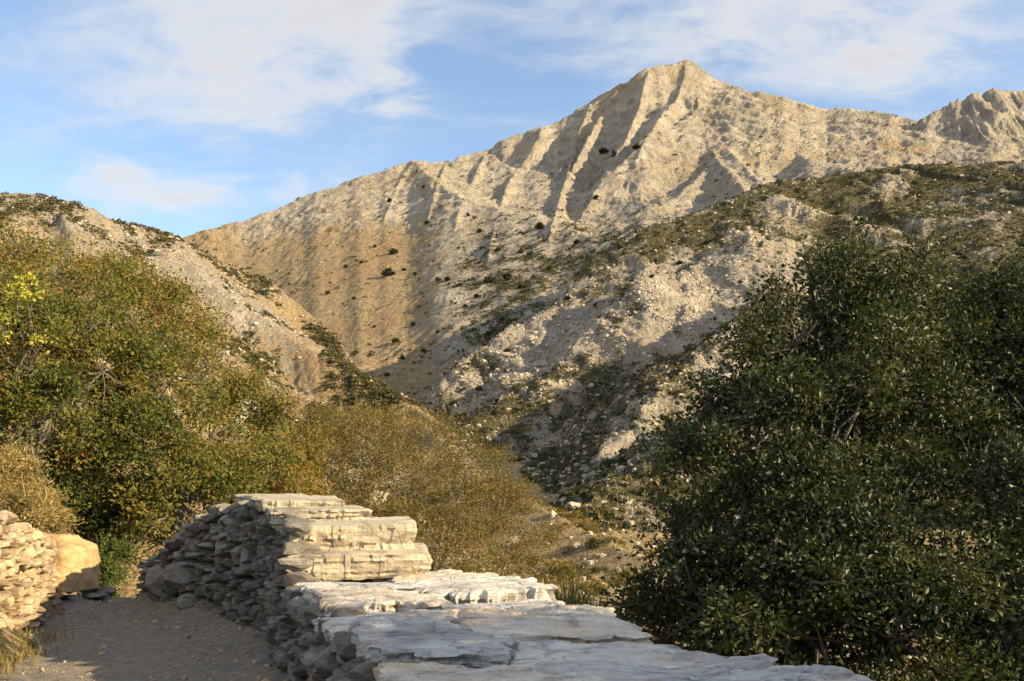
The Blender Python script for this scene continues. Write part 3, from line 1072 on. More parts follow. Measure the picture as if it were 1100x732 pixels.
# facing on the far (valley) side, seen only from a step to the side
back_path = [tuple(Rp(d) + np.array([.0, 0])) for d in (7.6, 6.2, 4.6, 3.43, 2.0, 0.9)]
o = rubble_face('rubble', back_path, [-1.6] * 6, [slabplane(d) - .09 for d in (7.6, 6.2, 4.6, 3.43, 2.0, .9)], 12, M_RUBW, None, row=(.12, .2), width=(.18, .4), sub=(ICO0, ICO0F))
under_wall(o, wall, WO)
back2 = [(-1.6, 9.6), (-1.2, 8.4), (-1.0, 7.6), (-.92, 6.7)]
o = rubble_face('rubble', back2, [-1.6] * 4, [.98, .95, .85, .6], 13, M_RUBW, None, row=(.12, .2), width=(.18, .4), sub=(ICO0, ICO0F))
under_wall(o, wall, WO)

# ------------------------------------------------------------------ sunlit retaining wall on the left of the path
lw = empty('retaining_wall', (-4.2, 8.0, 0))
tag(lw, 'low sunlit ochre retaining wall holding the bank at the left of the path', 'wall')
LO = Vector((-4.2, 8.0, 0))
lpath = [(-4.62, 9.25), (-4.42, 8.9), (-4.18, 8.0), (-3.98, 7.0), (-3.80, 6.0), (-3.62, 4.6), (-3.5, 3.0)]
ltop = [zat(582, 9.2), zat(578, 8.9), zat(562, 8.0), zat(535, 7.0), 1.30, 1.32, 1.35]
o = rubble_face('rubble', lpath, [-.05] * 7, ltop, 21, M_RUBW, None, out=.02, row=(.05, .105), width=(.06, .17), depth=.10)
under_wall(o, lw, LO)
# plastered end pier with its ragged top
cor = [(-4.46, 9.22), (-4.30, 9.55), (-4.42, 10.0), (-5.2, 10.1), (-5.3, 9.4)]


def pier(name, plan, z0, z1, mat, seed):
    n = 90
    o2, per = resample_closed(plan, n)
    for _ in range(14):
        o2 = .25 * np.roll(o2, 1, 0) + .5 * o2 + .25 * np.roll(o2, -1, 0)
    c = o2.mean(0)
    nrm = (o2 - c) / np.linalg.norm(o2 - c, axis=1)[:, None]
    L = []
    m = 34
    for j in range(m + 1):
        z = z0 + (z1 - z0) * j / m
        off = .09 * fbm2(o2[:, 0] * 2.2 + seed, o2[:, 1] * 2.2 + z * 2.5, 5, seed, .55) + .03 * (1 - j / m)
        zt = z + (.13 * fbm2(o2[:, 0] * 3, o2[:, 1] * 3, 3, seed + 4)) * (j / m)
        rd = .16 * smooth(.70, 1.0, j / m) ** 2
        L.append(np.column_stack([o2 + nrm * (off - rd)[:, None], np.broadcast_to(zt, (n,))]))
    for k in (.8, .5, .2):
        q = c + (o2 - c) * k * .75
        L.append(np.column_stack([q, z1 + .02 + .07 * fbm2(q[:, 0] * 3, q[:, 1] * 3, 3, seed + 4)]))
    V = np.concatenate(L)
    idx = np.arange(len(V)).reshape(-1, n)
    nx = np.roll(idx, -1, 1)
    q = np.stack([idx[:-1], nx[:-1], nx[1:], idx[1:]], -1).reshape(-1, 4)
    return mesh_obj(name, V, q, mat, None, smooth=True)


o = pier('plaster', cor, zat(633, 9.5), zat(579, 9.5), M_PLASTER, 5)
under_wall(o, lw, LO)
o = rubble_face('rubble', [(-5.0, 10.4), (-4.38, 10.1), (-4.26, 9.6), (-4.44, 9.15), (-4.60, 8.95)], [-.4, -.2, -.1, -.05, -.05], [.22, .20, .20, .22, .24], 23, M_RUB, None, out=.03, row=(.10, .17), width=(.16, .34))
under_wall(o, lw, LO)
fr = [(-4.75, 9.3), (-4.36, 8.1), (-4.16, 7.0), (-3.8, 4.6), (-3.68, 3.0)]
bk = [(-5.6, 9.4), (-5.3, 8.1), (-5.1, 7.0), (-4.8, 4.6), (-4.7, 3.0)]
o = wall_core('core', fr, bk, [-.3] * 5, [zat(586, 9.2), zat(568, 8.0), zat(541, 7.0), 1.24, 1.26], M_CORE, None)
under_wall(o, lw, LO)

# ------------------------------------------------------------------ the path
pm = bpy.data.materials.new('packed_gravel')
pm.use_nodes = True
t = NT(pm.node_tree)
geo = t.n('ShaderNodeNewGeometry').outputs['Position']
g1 = t.noise(geo, 1.1, 6, .6)
g2 = t.noise(geo, 14, 7, .65)
g3 = t.voro(geo, 55)
g4 = t.noise(geo, 90, 4, .6)
colr = t.ramp(g2, [(.30, (.11, .096, .078)), (.5, (.18, .158, .13)), (.68, (.25, .222, .185))])
colr = t.mix(t.ramp(g1, [(.45, 0), (.62, .5)]), colr, (.23, .19, .14))
colr = t.mix(t.ramp(g3, [(.0, .55), (.30, 0)]), colr, (.42, .385, .335))
b = t.n('ShaderNodeBsdfPrincipled', ins={'Base Color': colr, 'Roughness': .95})
b.inputs['Specular IOR Level'].default_value = .2
hh = t.math('ADD', t.math('MULTIPLY', g2, .6), t.math('MULTIPLY', g4, .35))
hh = t.math('SUBTRACT', hh, t.math('MULTIPLY', t.math('MINIMUM', g3, .5), .5))
bp = t.n('ShaderNodeBump', ins={'Height': hh, 'Strength': 1.0, 'Distance': .03})
t.t.links.new(bp.outputs[0], b.inputs['Normal'])
o = t.n('ShaderNodeOutputMaterial')
t.t.links.new(b.outputs[0], o.inputs[0])


def path_z(x, y):
    z = .02 + .035 * fbm2(x * .9, y * .9, 4, 402) + .012 * fbm2(x * 6, y * 6, 3, 403)
    edge = np.interp(y, [p_[1] for p_ in tall_path], [p_[0] for p_ in tall_path])
    z = z + .10 * smooth(.55, .05, edge - x) * (y > 5) + .08 * smooth(-3.9, -4.4, x + .0 * y) * (y > 4)
    return z - .16 * np.maximum(y - 9.35, 0) ** 1.6


xs = np.linspace(-6.2, 0.9, 190)
ys = np.linspace(-1.5, 11.6, 300)
PX, PY = np.meshgrid(xs, ys)
# slanted left border follows the retaining wall
PX = PX - .12 * np.maximum(PY - 6, 0)
PZ = path_z(PX, PY)
idx = np.arange(PX.size).reshape(PX.shape)
q = np.stack([idx[:-1, :-1], idx[:-1, 1:], idx[1:, 1:], idx[1:, :-1]], -1).reshape(-1, 4)
cen = np.stack([PX, PY], -1).reshape(-1, 2)[q].mean(1)
front_x = np.interp(cen[:, 1], LD, LX) + .25
front_x2 = np.interp(cen[:, 1], [p_[1] for p_ in tall_path], [p_[0] for p_ in tall_path]) + .2
lim = np.where(cen[:, 1] > 6, front_x2, front_x)
q = q[(cen[:, 0] < lim) & (cen[:, 0] > -4.9 - .05 * cen[:, 1])]
used, inv = np.unique(q.ravel(), return_inverse=True)
po = mesh_obj('path', np.stack([PX, PY, PZ], -1).reshape(-1, 3)[used], inv.reshape(-1, 4), pm, smooth=True)
tag(po, 'shaded packed gravel path between the two stone walls', 'path', kind='structure')

# loose stones on the path
rs = np.random.RandomState(9)
VV, FF, TT, nv = [], [], [], 0
for _ in range(900):
    y = rs.uniform(5.5, 9.8)
    edge = np.interp(y, [p_[1] for p_ in tall_path], [p_[0] for p_ in tall_path])
    x = edge - abs(rs.normal(0, 1)) * .8 if rs.rand() < .5 else rs.uniform(-4.2, edge)
    if x < -4.3:
        continue
    s_ = rs.uniform(.006, .018) * (2.3 if rs.rand() < .06 else 1)
    v = stone_verts(rs, ICO0, (s_, s_ * rs.uniform(.6, 1), s_ * .6), .8)
    v[:, :2] = v[:, :2] @ np.array([[math.cos(_), math.sin(_)], [-math.sin(_), math.cos(_)]])
    VV.append(v + np.array([x, y, float(path_z(np.array([x]), np.array([y]))[0]) + s_ * .2]))
    FF.append(ICO0F + nv)
    nv += len(v)
    TT.append(np.full(len(v), rs.uniform(.2, .9)))
o = mesh_obj('gravel', np.concatenate(VV), np.concatenate(FF), M_RUBW, attrs={'tint': np.concatenate(TT)})
tag(o, 'loose small stones lying along the path beside the wall', 'gravel', kind='stuff')
# ------------------------------------------------------------------ plants
def leaf_material(name, stops, rough=.5, spec=.35, trans=.25, tcol=1.6):
    m = bpy.data.materials.new(name)
    m.use_nodes = True
    t = NT(m.node_tree)
    at = t.n('ShaderNodeAttribute', attribute_name='tint')
    col = t.ramp(at.outputs['Fac'], stops)
    b = t.n('ShaderNodeBsdfPrincipled', ins={'Base Color': col, 'Roughness': rough})
    b.inputs['Specular IOR Level'].default_value = spec
    tr = t.n('ShaderNodeBsdfTranslucent')
    t.t.links.new(t.mix(1.0, col, (tcol, tcol, tcol * .55), 'MULTIPLY'), tr.inputs[0])
    mx = t.n('ShaderNodeMixShader', ins={0: trans})
    t.t.links.new(b.outputs[0], mx.inputs[1])
    t.t.links.new(tr.outputs[0], mx.inputs[2])
    o = t.n('ShaderNodeOutputMaterial')
    t.t.links.new(mx.outputs[0], o.inputs[0])
    return m


def bark_material(name, a, b_):
    m = bpy.data.materials.new(name)
    m.use_nodes = True
    t = NT(m.node_tree)
    geo = t.n('ShaderNodeNewGeometry').outputs['Position']
    n = t.noise(t.mapping(geo, (1, 1, .3)), 18, 6, .6)
    b = t.n('ShaderNodeBsdfPrincipled', ins={'Base Color': t.ramp(n, [(.35, a), (.65, b_)]), 'Roughness': .9})
    bp = t.n('ShaderNodeBump', ins={'Height': n, 'Strength': .8, 'Distance': .02})
    t.t.links.new(bp.outputs[0], b.inputs['Normal'])
    o = t.n('ShaderNodeOutputMaterial')
    t.t.links.new(b.outputs[0], o.inputs[0])
    return m


M_OAK = leaf_material('holm_oak_leaves', [(0, (.012, .018, .005)), (.4, (.027, .036, .009)), (.75, (.056, .066, .017)), (1, (.105, .110, .034))], .5, .3, .2)
M_AUT = leaf_material('autumn_leaves', [(0, (.030, .038, .010)), (.25, (.060, .080, .014)), (.45, (.145, .140, .027)), (.62, (.17, .135, .030)), (.8, (.23, .125, .035)), (.92, (.27, .115, .035)), (1, (.34, .32, .05))], .6, .2, .28)
M_OLIVE = leaf_material('dry_olive_leaves', [(0, (.050, .044, .014)), (.4, (.102, .088, .026)), (.7, (.172, .132, .038)), (1, (.27, .175, .055))], .7, .15, .25)
M_SCRUB = leaf_material('dark_scrub_leaves', [(0, (.026, .030, .012)), (.5, (.055, .058, .022)), (.8, (.10, .088, .034)), (1, (.17, .125, .05))], .7, .15, .15)
M_GREEN = leaf_material('fresh_green_leaves', [(0, (.040, .060, .014)), (.5, (.075, .105, .022)), (1, (.14, .15, .035))], .55, .25, .28)
M_GRASS = leaf_material('dry_grass_blades', [(0, (.09, .085, .028)), (.35, (.20, .155, .055)), (.7, (.34, .25, .10)), (1, (.46, .36, .17))], .7, .15, .25)
M_GRASSG = leaf_material('green_grass_blades', [(0, (.06, .07, .02)), (.5, (.13, .13, .04)), (1, (.26, .22, .08))], .7, .15, .25)
M_BARK = bark_material('grey_brown_bark', (.06, .05, .04), (.15, .13, .105))
M_TWIG = bark_material('pale_dry_twigs', (.13, .10, .07), (.28, .23, .17))
M_RED = leaf_material('dry_red_twigs', [(0, (.08, .04, .025)), (1, (.22, .12, .07))], .8, .1, .1)


def leaves_mesh(cen, dirs, nrm, length, width, fold=.25):
    """folded rhombus leaf blades; cen,dirs,nrm (n,3), length,width (n,)"""
    dirs = dirs / (np.linalg.norm(dirs, axis=1)[:, None] + 1e-9)
    side = np.cross(dirs, nrm)
    side /= (np.linalg.norm(side, axis=1)[:, None] + 1e-9)
    up = np.cross(side, dirs)
    L, W = length[:, None], width[:, None]
    a = cen - dirs * L * .5
    b = cen + dirs * L * .5
    l = cen + side * W * .5 + up * W * fold - dirs * L * .04
    r = cen - side * W * .5 + up * W * fold - dirs * L * .04
    V = np.stack([a, l, b, r], 1).reshape(-1, 3)
    n = len(cen)
    i = np.arange(n) * 4
    Fc = np.concatenate([np.stack([i, i + 2, i + 1], 1), np.stack([i, i + 3, i + 2], 1)])
    return V, Fc


def tube(pts, radii, sides=6):
    pts = np.asarray(pts, float)
    n = len(pts)
    V = []
    for i in range(n):
        d = pts[min(i + 1, n - 1)] - pts[max(i - 1, 0)]
        d /= np.linalg.norm(d) + 1e-9
        a = np.cross(d, (0.31, .77, .13))
        a /= np.linalg.norm(a) + 1e-9
        b = np.cross(d, a)
        for k in range(sides):
            th = 2 * math.pi * k / sides
            V.append(pts[i] + radii[i] * (math.cos(th) * a + math.sin(th) * b))
    Fc = []
    for i in range(n - 1):
        for k in range(sides):
            k2 = (k + 1) % sides
            Fc.append((i * sides + k, i * sides + k2, (i + 1) * sides + k2, (i + 1) * sides + k))
    return np.array(V), np.array(Fc)


def wob(a, b, n, amp, rs):
    t = np.linspace(0, 1, n)[:, None]
    a, b = np.asarray(a, float), np.asarray(b, float)
    L = np.linalg.norm(b - a)
    j = rs.normal(0, amp * L, (n, 3)) * np.sin(math.pi * t)
    j[:, 2] *= .5
    return a * (1 - t) + b * t + j


def make_tree(name, base, lobes, n_clump, per, clump_r, leaf, seed, mat, bark, tint=(.2, .7), tint_clump=.18, trunk_r=.12, twigs=.35, bare=0, up=.35, width=.55, sag=.1, inner=.22, stems=1, boughs=20, fr=(.22, .40), gap=-.5):
    """lobes in world coordinates (x,y,z,rx,ry,rz); returns the Empty with children crown and trunk"""
    rs = np.random.RandomState(seed)
    base = np.array(base, float)
    lb = np.array(lobes, float) - np.r_[base, 0, 0, 0]
    # boughs: smaller masses on the outside of every lobe, leaf clumps over each bough
    bo = []
    bl = []
    for li, (x_, y_, z_, a_, b_, c_) in enumerate(lb):
        k_ = int(np.clip(5 + 16 * a_, 6, boughs))
        for q in range(k_):
            v_ = rs.normal(size=3)
            v_[2] += .25
            v_ /= np.linalg.norm(v_)
            e_ = rs.uniform(.55, .98)
            f_ = rs.uniform(*fr)
            bo.append((x_ + v_[0] * a_ * e_, y_ + v_[1] * b_ * e_, z_ + v_[2] * c_ * e_, a_ * f_, b_ * f_, c_ * f_ * .8, rs.uniform(0, 1)))
            bl.append(li)
    bo = np.array(bo)
    vol = (bo[:, 3] * bo[:, 4] * bo[:, 5]) ** .72
    pick = rs.choice(len(bo), n_clump, p=vol / vol.sum())
    dv = rs.normal(size=(n_clump, 3))
    dv[:, 2] += .35
    dv /= np.linalg.norm(dv, axis=1)[:, None]
    rad = np.where(rs.rand(n_clump) < inner, rs.uniform(.2, .85, n_clump), rs.uniform(.82, 1.15, n_clump))
    cc = bo[pick, :3] + dv * bo[pick, 3:6] * rad[:, None]
    # drop clumps where gaps show through
    g = fbm3(cc[:, 0] * 1.3 / clump_r * .3, cc[:, 1] * 1.3 / clump_r * .3, cc[:, 2] * 1.3 / clump_r * .3, 2, seed + 3)
    keep = g > gap
    cc, dv, pick = cc[keep], dv[keep], pick[keep]
    nc_ = len(cc)
    ct = (tint[0] + (tint[1] - tint[0]) * (.8 * bo[pick, 6] + .2 * rs.rand(nc_))) * .75 + .25 * (tint[0] + (tint[1] - tint[0]) * np.clip(.5 + .9 * fbm3(cc[:, 0] * .8, cc[:, 1] * .8, cc[:, 2] * .8, 2, seed + 9), 0, 1))
    off = rs.normal(size=(nc_, per, 3)) * clump_r * rs.uniform(.55, 1.1, (nc_, 1, 1)) * np.array([.62, .62, .5])
    cen = (cc[:, None] + off).reshape(-1, 3)
    outw = off / (np.linalg.norm(off, axis=2)[..., None] + 1e-6) + dv[:, None] * .6
    dirs = (outw + rs.normal(size=outw.shape) * .7 - np.array([0, 0, sag])).reshape(-1, 3)
    nrm = (rs.normal(size=(nc_ * per, 3)) * .75 + np.array([0, 0, up]) + np.repeat(dv, per, 0) * .45)
    ln = leaf * rs.uniform(.6, 1.3, nc_ * per)
    V, Fc = leaves_mesh(cen, dirs, nrm, ln, ln * width * rs.uniform(.75, 1.2, nc_ * per))
    tv = np.clip(np.repeat(ct, per) + rs.normal(0, tint_clump, nc_ * per), 0, 1)
    root = empty(name, base)
    crown = mesh_obj('crown', V, Fc, mat, root, attrs={'tint': np.repeat(tv, 4)})
    TV, TFc, nv = [], [], 0

    def add(pts, rad_, sides=6):
        nonlocal nv
        a, f = tube(pts, rad_, sides)
        TV.append(a)
        TFc.append(f + nv)
        nv += len(a)
    cm = lb[:, :3].mean(0)
    for sidx in range(stems):
        b0 = np.array([0, 0, -.15])
        mid = np.array([cm[0] * .5, cm[1] * .5, max(cm[2] * .5, .3 * trunk_r / .05)])
        if stems > 1:
            mid[:2] += rs.normal(0, .12 * np.linalg.norm(lb[:, 3:5].mean(0)), 2)
        add(wob(b0, mid, 6, .04, rs), np.linspace(trunk_r, trunk_r * .75, 6), 9)
        for j in range(sidx, len(lb), stems):
            c = lb[j, :3]
            r0 = trunk_r * rs.uniform(.25, .42)
            add(wob(mid, c, 7, .06, rs), np.linspace(r0, r0 * .3, 7), 6)
    for q in range(len(bo)):
        r0 = max(trunk_r * .09, .005)
        add(wob(lb[bl[q], :3], bo[q, :3], 4, .06, rs), np.linspace(r0, r0 * .6, 4), 4)
    tw = rs.choice(nc_, int(nc_ * twigs), replace=False)
    for k in tw:
        c = bo[pick[k], :3]
        end = cc[k] + (cc[k] - c) * (.25 if rs.rand() < .2 else .02)
        r0 = max(trunk_r * .09, .004)
        add(wob(c, end, 4, .06, rs), np.linspace(r0, r0 * .35, 4), 3)
    for k in range(bare):
        k = rs.randint(nc_)
        c = bo[pick[k], :3]
        add(wob(cc[k], cc[k] + (cc[k] - c) * rs.uniform(.3, .7) + np.array([0, 0, rs.uniform(0, .3)]), 5, .07, rs), np.linspace(.008, .003, 5), 3)
    mesh_obj('trunk', np.concatenate(TV), np.concatenate(TFc), bark, root, smooth=True)
    return root


def LBS(items, flat=1.0):
    out = []
    for (c, r, d, rp) in items:
        x, y, z = P(c, r, d)
        q = rp / F * d
        out.append((x, y, z, q, q * 1.05, q * flat))
    return out


def base_at(col, d, dz=0):
    x = xat(col, d)
    return (x, d, tz(x, d) + dz)


# --- evergreen oaks on the right
G_OAK = 'evergreen oaks below the wall on the right'
A = LBS([(925, 285, 10.6, 42), (900, 330, 10.3, 62), (960, 355, 10.4, 62), (850, 375, 10.0, 62), (925, 420, 9.9, 85), (800, 405, 10.0, 42), (815, 455, 9.7, 72), (880, 500, 9.4, 95), (765, 440, 10.0, 30), (760, 510, 9.6, 58), (800, 575, 9.1, 85),
         (920, 590, 8.9, 110), (738, 555, 9.6, 36), (745, 605, 9.2, 46), (672, 650, 9.3, 32), (700, 650, 9.0, 40), (760, 655, 8.5, 70), (850, 680, 8.1, 85), (960, 690, 7.9, 85), (715, 690, 8.9, 50), (790, 735, 8.3, 80), (890, 760, 7.9, 90), (990, 775, 7.6, 90), (870, 300, 10.6, 22), (985, 310, 10.6, 30)])
oak = make_tree('oak_tree', base_at(870, 9.8), A, 3000, 46, .21, .062, 11, M_OAK, M_BARK, (.0, .86), .15, .20, .10, 10, inner=.12, fr=(.28, .48), gap=-.16)
tag(oak, 'largest dark evergreen oak, its pointed crown rising highest beyond the parapet', 'tree', G_OAK)
B = LBS([(1065, 305, 11.0, 42), (1040, 350, 10.8, 50), (1110, 330, 11.0, 60), (1085, 400, 10.5, 80), (1020, 440, 10.0, 62), (1130, 480, 9.8, 90), (1050, 520, 9.3, 85), (1120, 600, 8.8, 110), (1030, 620, 8.4, 85), (1080, 690, 7.8, 95), (1170, 400, 10.5, 90),
         (1200, 560, 9.5, 110), (1080, 780, 7.6, 90), (1170, 720, 7.6, 90)])
oak2 = make_tree('oak_tree', base_at(1090, 9.8), B, 2400, 46, .21, .062, 12, M_OAK, M_BARK, (.03, .92), .15, .20, .10, 6, inner=.12, fr=(.28, .48), gap=-.16)
tag(oak2, 'dark evergreen oak cut by the right edge, with brighter leaf sprays low down', 'tree', G_OAK)
# oaks standing further right along the same terrace; their shade falls across the near slabs
for (x, y, rz, sc, lb_) in ((4.9, 1.4, 2.0, 1.12, 'dark evergreen oak beyond the right edge shading the near slabs'),
                            (12.5, 3.0, 4.0, 1.0, 'dark evergreen oak further right behind the tree at the edge'),
                            (4.9, -3.6, 5.2, 1.0, 'dark evergreen oak behind the viewpoint on the right')):
    c = copy_tree(oak2)
    c.location = (x, y, tz(x, max(y, 2.3)) - .1)
    c.rotation_euler.z = rz
    c.scale = (sc, sc, sc)
    c['label'] = lb_

# --- autumn trees on the left bank
G_AUT = 'autumn trees crowding the left bank'
specs = [
    ('green leafed autumn tree overhanging the gap between the two walls', (190, 12.8), [(175, 425, 13.2, 58), (225, 470, 13, 52), (150, 490, 12.6, 55), (200, 530, 12.5, 52), (165, 565, 12.2, 40), (135, 595, 12.0, 26), (215, 565, 12.6, 34), (262, 500, 13.6, 46), (110, 445, 13.2, 52), (250, 540, 13.2, 34)],
     1050, 34, .20, .062, (.04, .66)),
    ('broad green and rust tree at the left edge above the retaining wall', (35, 11.5), [(15, 490, 11.4, 30), (45, 500, 11.6, 26), (25, 455, 11.0, 34), (40, 400, 11.6, 66), (15, 345, 12, 56), (85, 350, 12.6, 58), (60, 450, 11.4, 52), (-40, 400, 11.5, 70), (110, 400, 12.4, 46), (20, 470, 11, 36), (-60, 330, 12, 60), (90, 470, 11.8, 30)],
     1050, 34, .20, .060, (.05, .86)),
    ('rust brown tree at the top of the left bank below the rocky slope', (150, 18.5), [(150, 330, 18.5, 44), (195, 345, 19, 42), (225, 380, 19, 30), (112, 305, 19.5, 40), (170, 375, 18, 44), (215, 410, 18, 40), (222, 345, 20, 18)], 560, 32, .26, .075, (.25, .95)),
    ('olive brown bushy tree where the left bank meets the thicket', (295, 18.5), [(270, 440, 19, 40), (300, 470, 18.5, 42), (290, 515, 17, 42), (320, 510, 19, 28), (310, 540, 17.5, 30)], 640, 32, .26, .070, (.25, .90)),
    ('reddish green tree on the upper left bank against the hillside', (30, 20), [(20, 275, 21, 42), (65, 295, 20, 44), (-20, 300, 20, 52), (45, 330, 19, 42), (-70, 270, 21, 50), (105, 325, 20, 30)], 480, 30, .28, .078, (.15, .92)),
]
for k, (lb_, (bc, bd), lbs, nC, per, cr, lf, tn) in enumerate(specs):
    tr = make_tree('autumn_tree', base_at(bc, bd), LBS(lbs), nC, per, cr, lf, 30 + k, M_AUT, M_BARK, tn, .13, .11, .35, 8, inner=.22, gap=-.25)
    tag(tr, lb_, 'tree', G_AUT)
sap = make_tree('yellow_sapling', base_at(12, 11.4), LBS([(18, 316, 11.0, 14), (36, 322, 11.0, 9), (6, 338, 11.0, 9), (3, 358, 11.0, 10), (46, 364, 11.0, 7), (30, 304, 11.0, 8)]), 26, 20, .08, .055, 41, M_AUT, M_BARK, (1.0, 1.1), .02, .035, .5, 4, inner=.3)
tag(sap, 'bright yellow leaved sapling among the trees at the left edge', 'tree')
gb = make_tree('green_bush', base_at(122, 11.4), LBS([(116, 612, 11.4, 18), (126, 594, 11.7, 15), (106, 628, 11.2, 14), (116, 632, 11.3, 11)]), 170, 34, .12, .045, 43, M_GREEN, M_BARK, (.1, .8), .2, .03, .3, 2)
tag(gb, 'small fresh green bush growing in the gap at the end of the path', 'bush')
ub = make_tree('dark_bush', base_at(95, 12.2), LBS([(85, 500, 12.2, 40), (110, 540, 12.4, 34), (75, 535, 12.0, 22), (125, 570, 12.6, 22)]), 320, 30, .18, .055, 44, M_AUT, M_BARK, (0, .3), .12, .04, .5, 4)
tag(ub, 'dark shaded bush hanging over the plastered end of the retaining wall', 'bush')

G_DRY = 'golden dry bushes on the bank above the retaining wall'
for k, (lb_, bc, bd, lbs) in enumerate((('golden dry bush on the bank at the left edge above the retaining wall', 18, 9.2, [(15, 530, 9.2, 26), (-10, 515, 9.2, 26), (30, 550, 9.0, 18), (22, 505, 9.4, 18)]),
                                        ('golden dry bush beside the plastered end of the retaining wall', 52, 9.9, [(50, 555, 9.9, 18), (62, 565, 9.9, 13), (40, 530, 10.0, 16)]))):
    tr = make_tree('dry_bush', base_at(bc, bd), LBS(lbs), 330, 34, .13, .05, 47 + k, M_GRASS, M_TWIG, (.05, .85), .2, .02, .3, 6, width=.22, up=.1)
    tag(tr, lb_, 'bush', G_DRY)

# --- brown olive thicket behind the wall
G_TH = 'brown olive trees of the thicket behind the wall'
thick = [
    ('sparse brown olive tree directly behind the stepped blocks', (400, 21), [(395, 480, 22, 40), (365, 505, 21.5, 38), (420, 510, 21, 42), (400, 550, 20, 42), (370, 545, 20, 36), (350, 480, 23, 30), (430, 565, 19.5, 32)]),
    ('tall twiggy olive tree in the middle of the thicket', (460, 22), [(465, 480, 23, 42), (450, 525, 22, 46), (490, 540, 21.5, 44), (465, 575, 20, 44), (500, 590, 19.5, 36), (440, 600, 19, 30), (500, 500, 23, 34), (475, 610, 19, 30)]),
    ('dark olive tree at the right end of the thicket', (540, 25), [(535, 510, 26, 38), (520, 545, 25, 40), (555, 555, 25, 38), (540, 590, 23, 38), (575, 585, 25, 28), (520, 605, 21, 30), (560, 615, 22.5, 26)]),
    ('low golden brown tree at the left start of the thicket', (340, 27), [(340, 465, 28, 30), (320, 490, 27, 30), (365, 470, 28, 30), (400, 460, 30, 28), (430, 470, 30, 28)]),
]
for k, (lb_, (bc, bd), lbs) in enumerate(thick):
    tr = make_tree('olive_tree', base_at(bc, bd), LBS(lbs), 760, 26, .30, .066, 60 + k, M_OLIVE, M_TWIG, (.0, .95), .2, .07, .5, 30, inner=.25, stems=3, width=.42)
    tag(tr, lb_, 'tree', G_TH)

# ------------------------------------------------------------------ scrub, shrubs, rocks and grass on the slopes
SC = scrub
OC = ochre


def pick_points(mask_weight, n, rs):
    w_ = mask_weight.ravel() * 1.0
    w_ = np.maximum(w_, 0)
    cdf = np.cumsum(w_)
    i = np.searchsorted(cdf, rs.rand(n) * cdf[-1])
    i = np.minimum(i, len(w_) - 1)
    jx = rs.uniform(-.5, .5, n)
    return i, jx


# world area of each grid node, so that density is per square metre, tempered towards what shows
cell = (np.gradient(TX, axis=1) * np.gradient(TY, axis=0))
inview = (pcol > -40) & (pcol < 1140)
# nodes that can be seen from anywhere near the path: running horizon test along each column
tanv = (TZ + 1.0 - EYE) / TY
seen = tanv >= np.maximum.accumulate(tanv, axis=0) - .004


def scatter(name, label, mat, n, weight, size, leaf, per, seed, tint):
    rs = np.random.RandomState(seed)
    i, _ = pick_points(weight, n, rs)
    x, y, z = TX.ravel()[i], TY.ravel()[i], TZ.ravel()[i]
    d = np.hypot(x, y)
    jit = d * .0016
    x = x + rs.normal(0, 1, n) * jit
    sz = rs.uniform(size[0], size[1], n) * rs.choice([.6, 1, 1.5], n, p=[.45, .4, .15])
    ct = rs.uniform(tint[0], tint[1], n)
    dv = rs.normal(size=(n, per, 3))
    dv /= np.linalg.norm(dv, axis=2)[..., None]
    dv[..., 2] = np.abs(dv[..., 2]) * .75
    rad = rs.uniform(.45, 1.05, (n, per, 1))
    cen = np.stack([x, y, z - .08 * sz], 1)[:, None] + dv * rad * sz[:, None, None]
    nrm = dv + rs.normal(size=dv.shape) * .45
    dirs = rs.normal(size=dv.shape)
    ln = (leaf * sz[:, None] * rs.uniform(.6, 1.3, (n, per))).ravel()
    V, Fc = leaves_mesh(cen.reshape(-1, 3), dirs.reshape(-1, 3), nrm.reshape(-1, 3), ln, ln * .8)
    tv = np.clip(np.repeat(ct, per) + rs.normal(0, .12, n * per), 0, 1)
    o = mesh_obj(name, V, Fc, mat, attrs={'tint': np.repeat(tv, 4)})
    tag(o, label, 'scrub', kind='stuff')
    return o


base_w = inview * seen * cell
scatter('scrub', 'dark green thorny scrub spread over the right hillside', M_SCRUB, 11000, base_w * (fam == 2) * (.06 + np.clip(SC - .10, 0, 1) ** 1.4) / TY ** .9, (.5, 1.15), .62, 18, 71, (.05, 1.0))
scatter('scrub', 'low olive scrub dotted over the left hillside', M_SCRUB, 8000, base_w * (fam == 1) * np.clip(SC - .15, 0, 1) ** 1.5 / TY ** .9, (.4, .9), .62, 20, 72, (.25, .95))
scatter('scrub', 'tiny dark bushes scattered sparsely over the pale mountain face', M_SCRUB, 2600, base_w * (fam == 3) * np.clip(.15 + SC + .8 * n2, 0, 1) ** 2 / TY, (.7, 1.7), .7, 14, 74, (.05, .75))
scatter('scrub', 'low dry scrub covering the sunlit ground behind the wall', M_OLIVE, 2600, base_w * (fam == 0) * (TY > 13) * np.clip(SC + .1, 0, 1) / TY ** 1.1, (.12, .38), .42, 40, 73, (.15, .95))


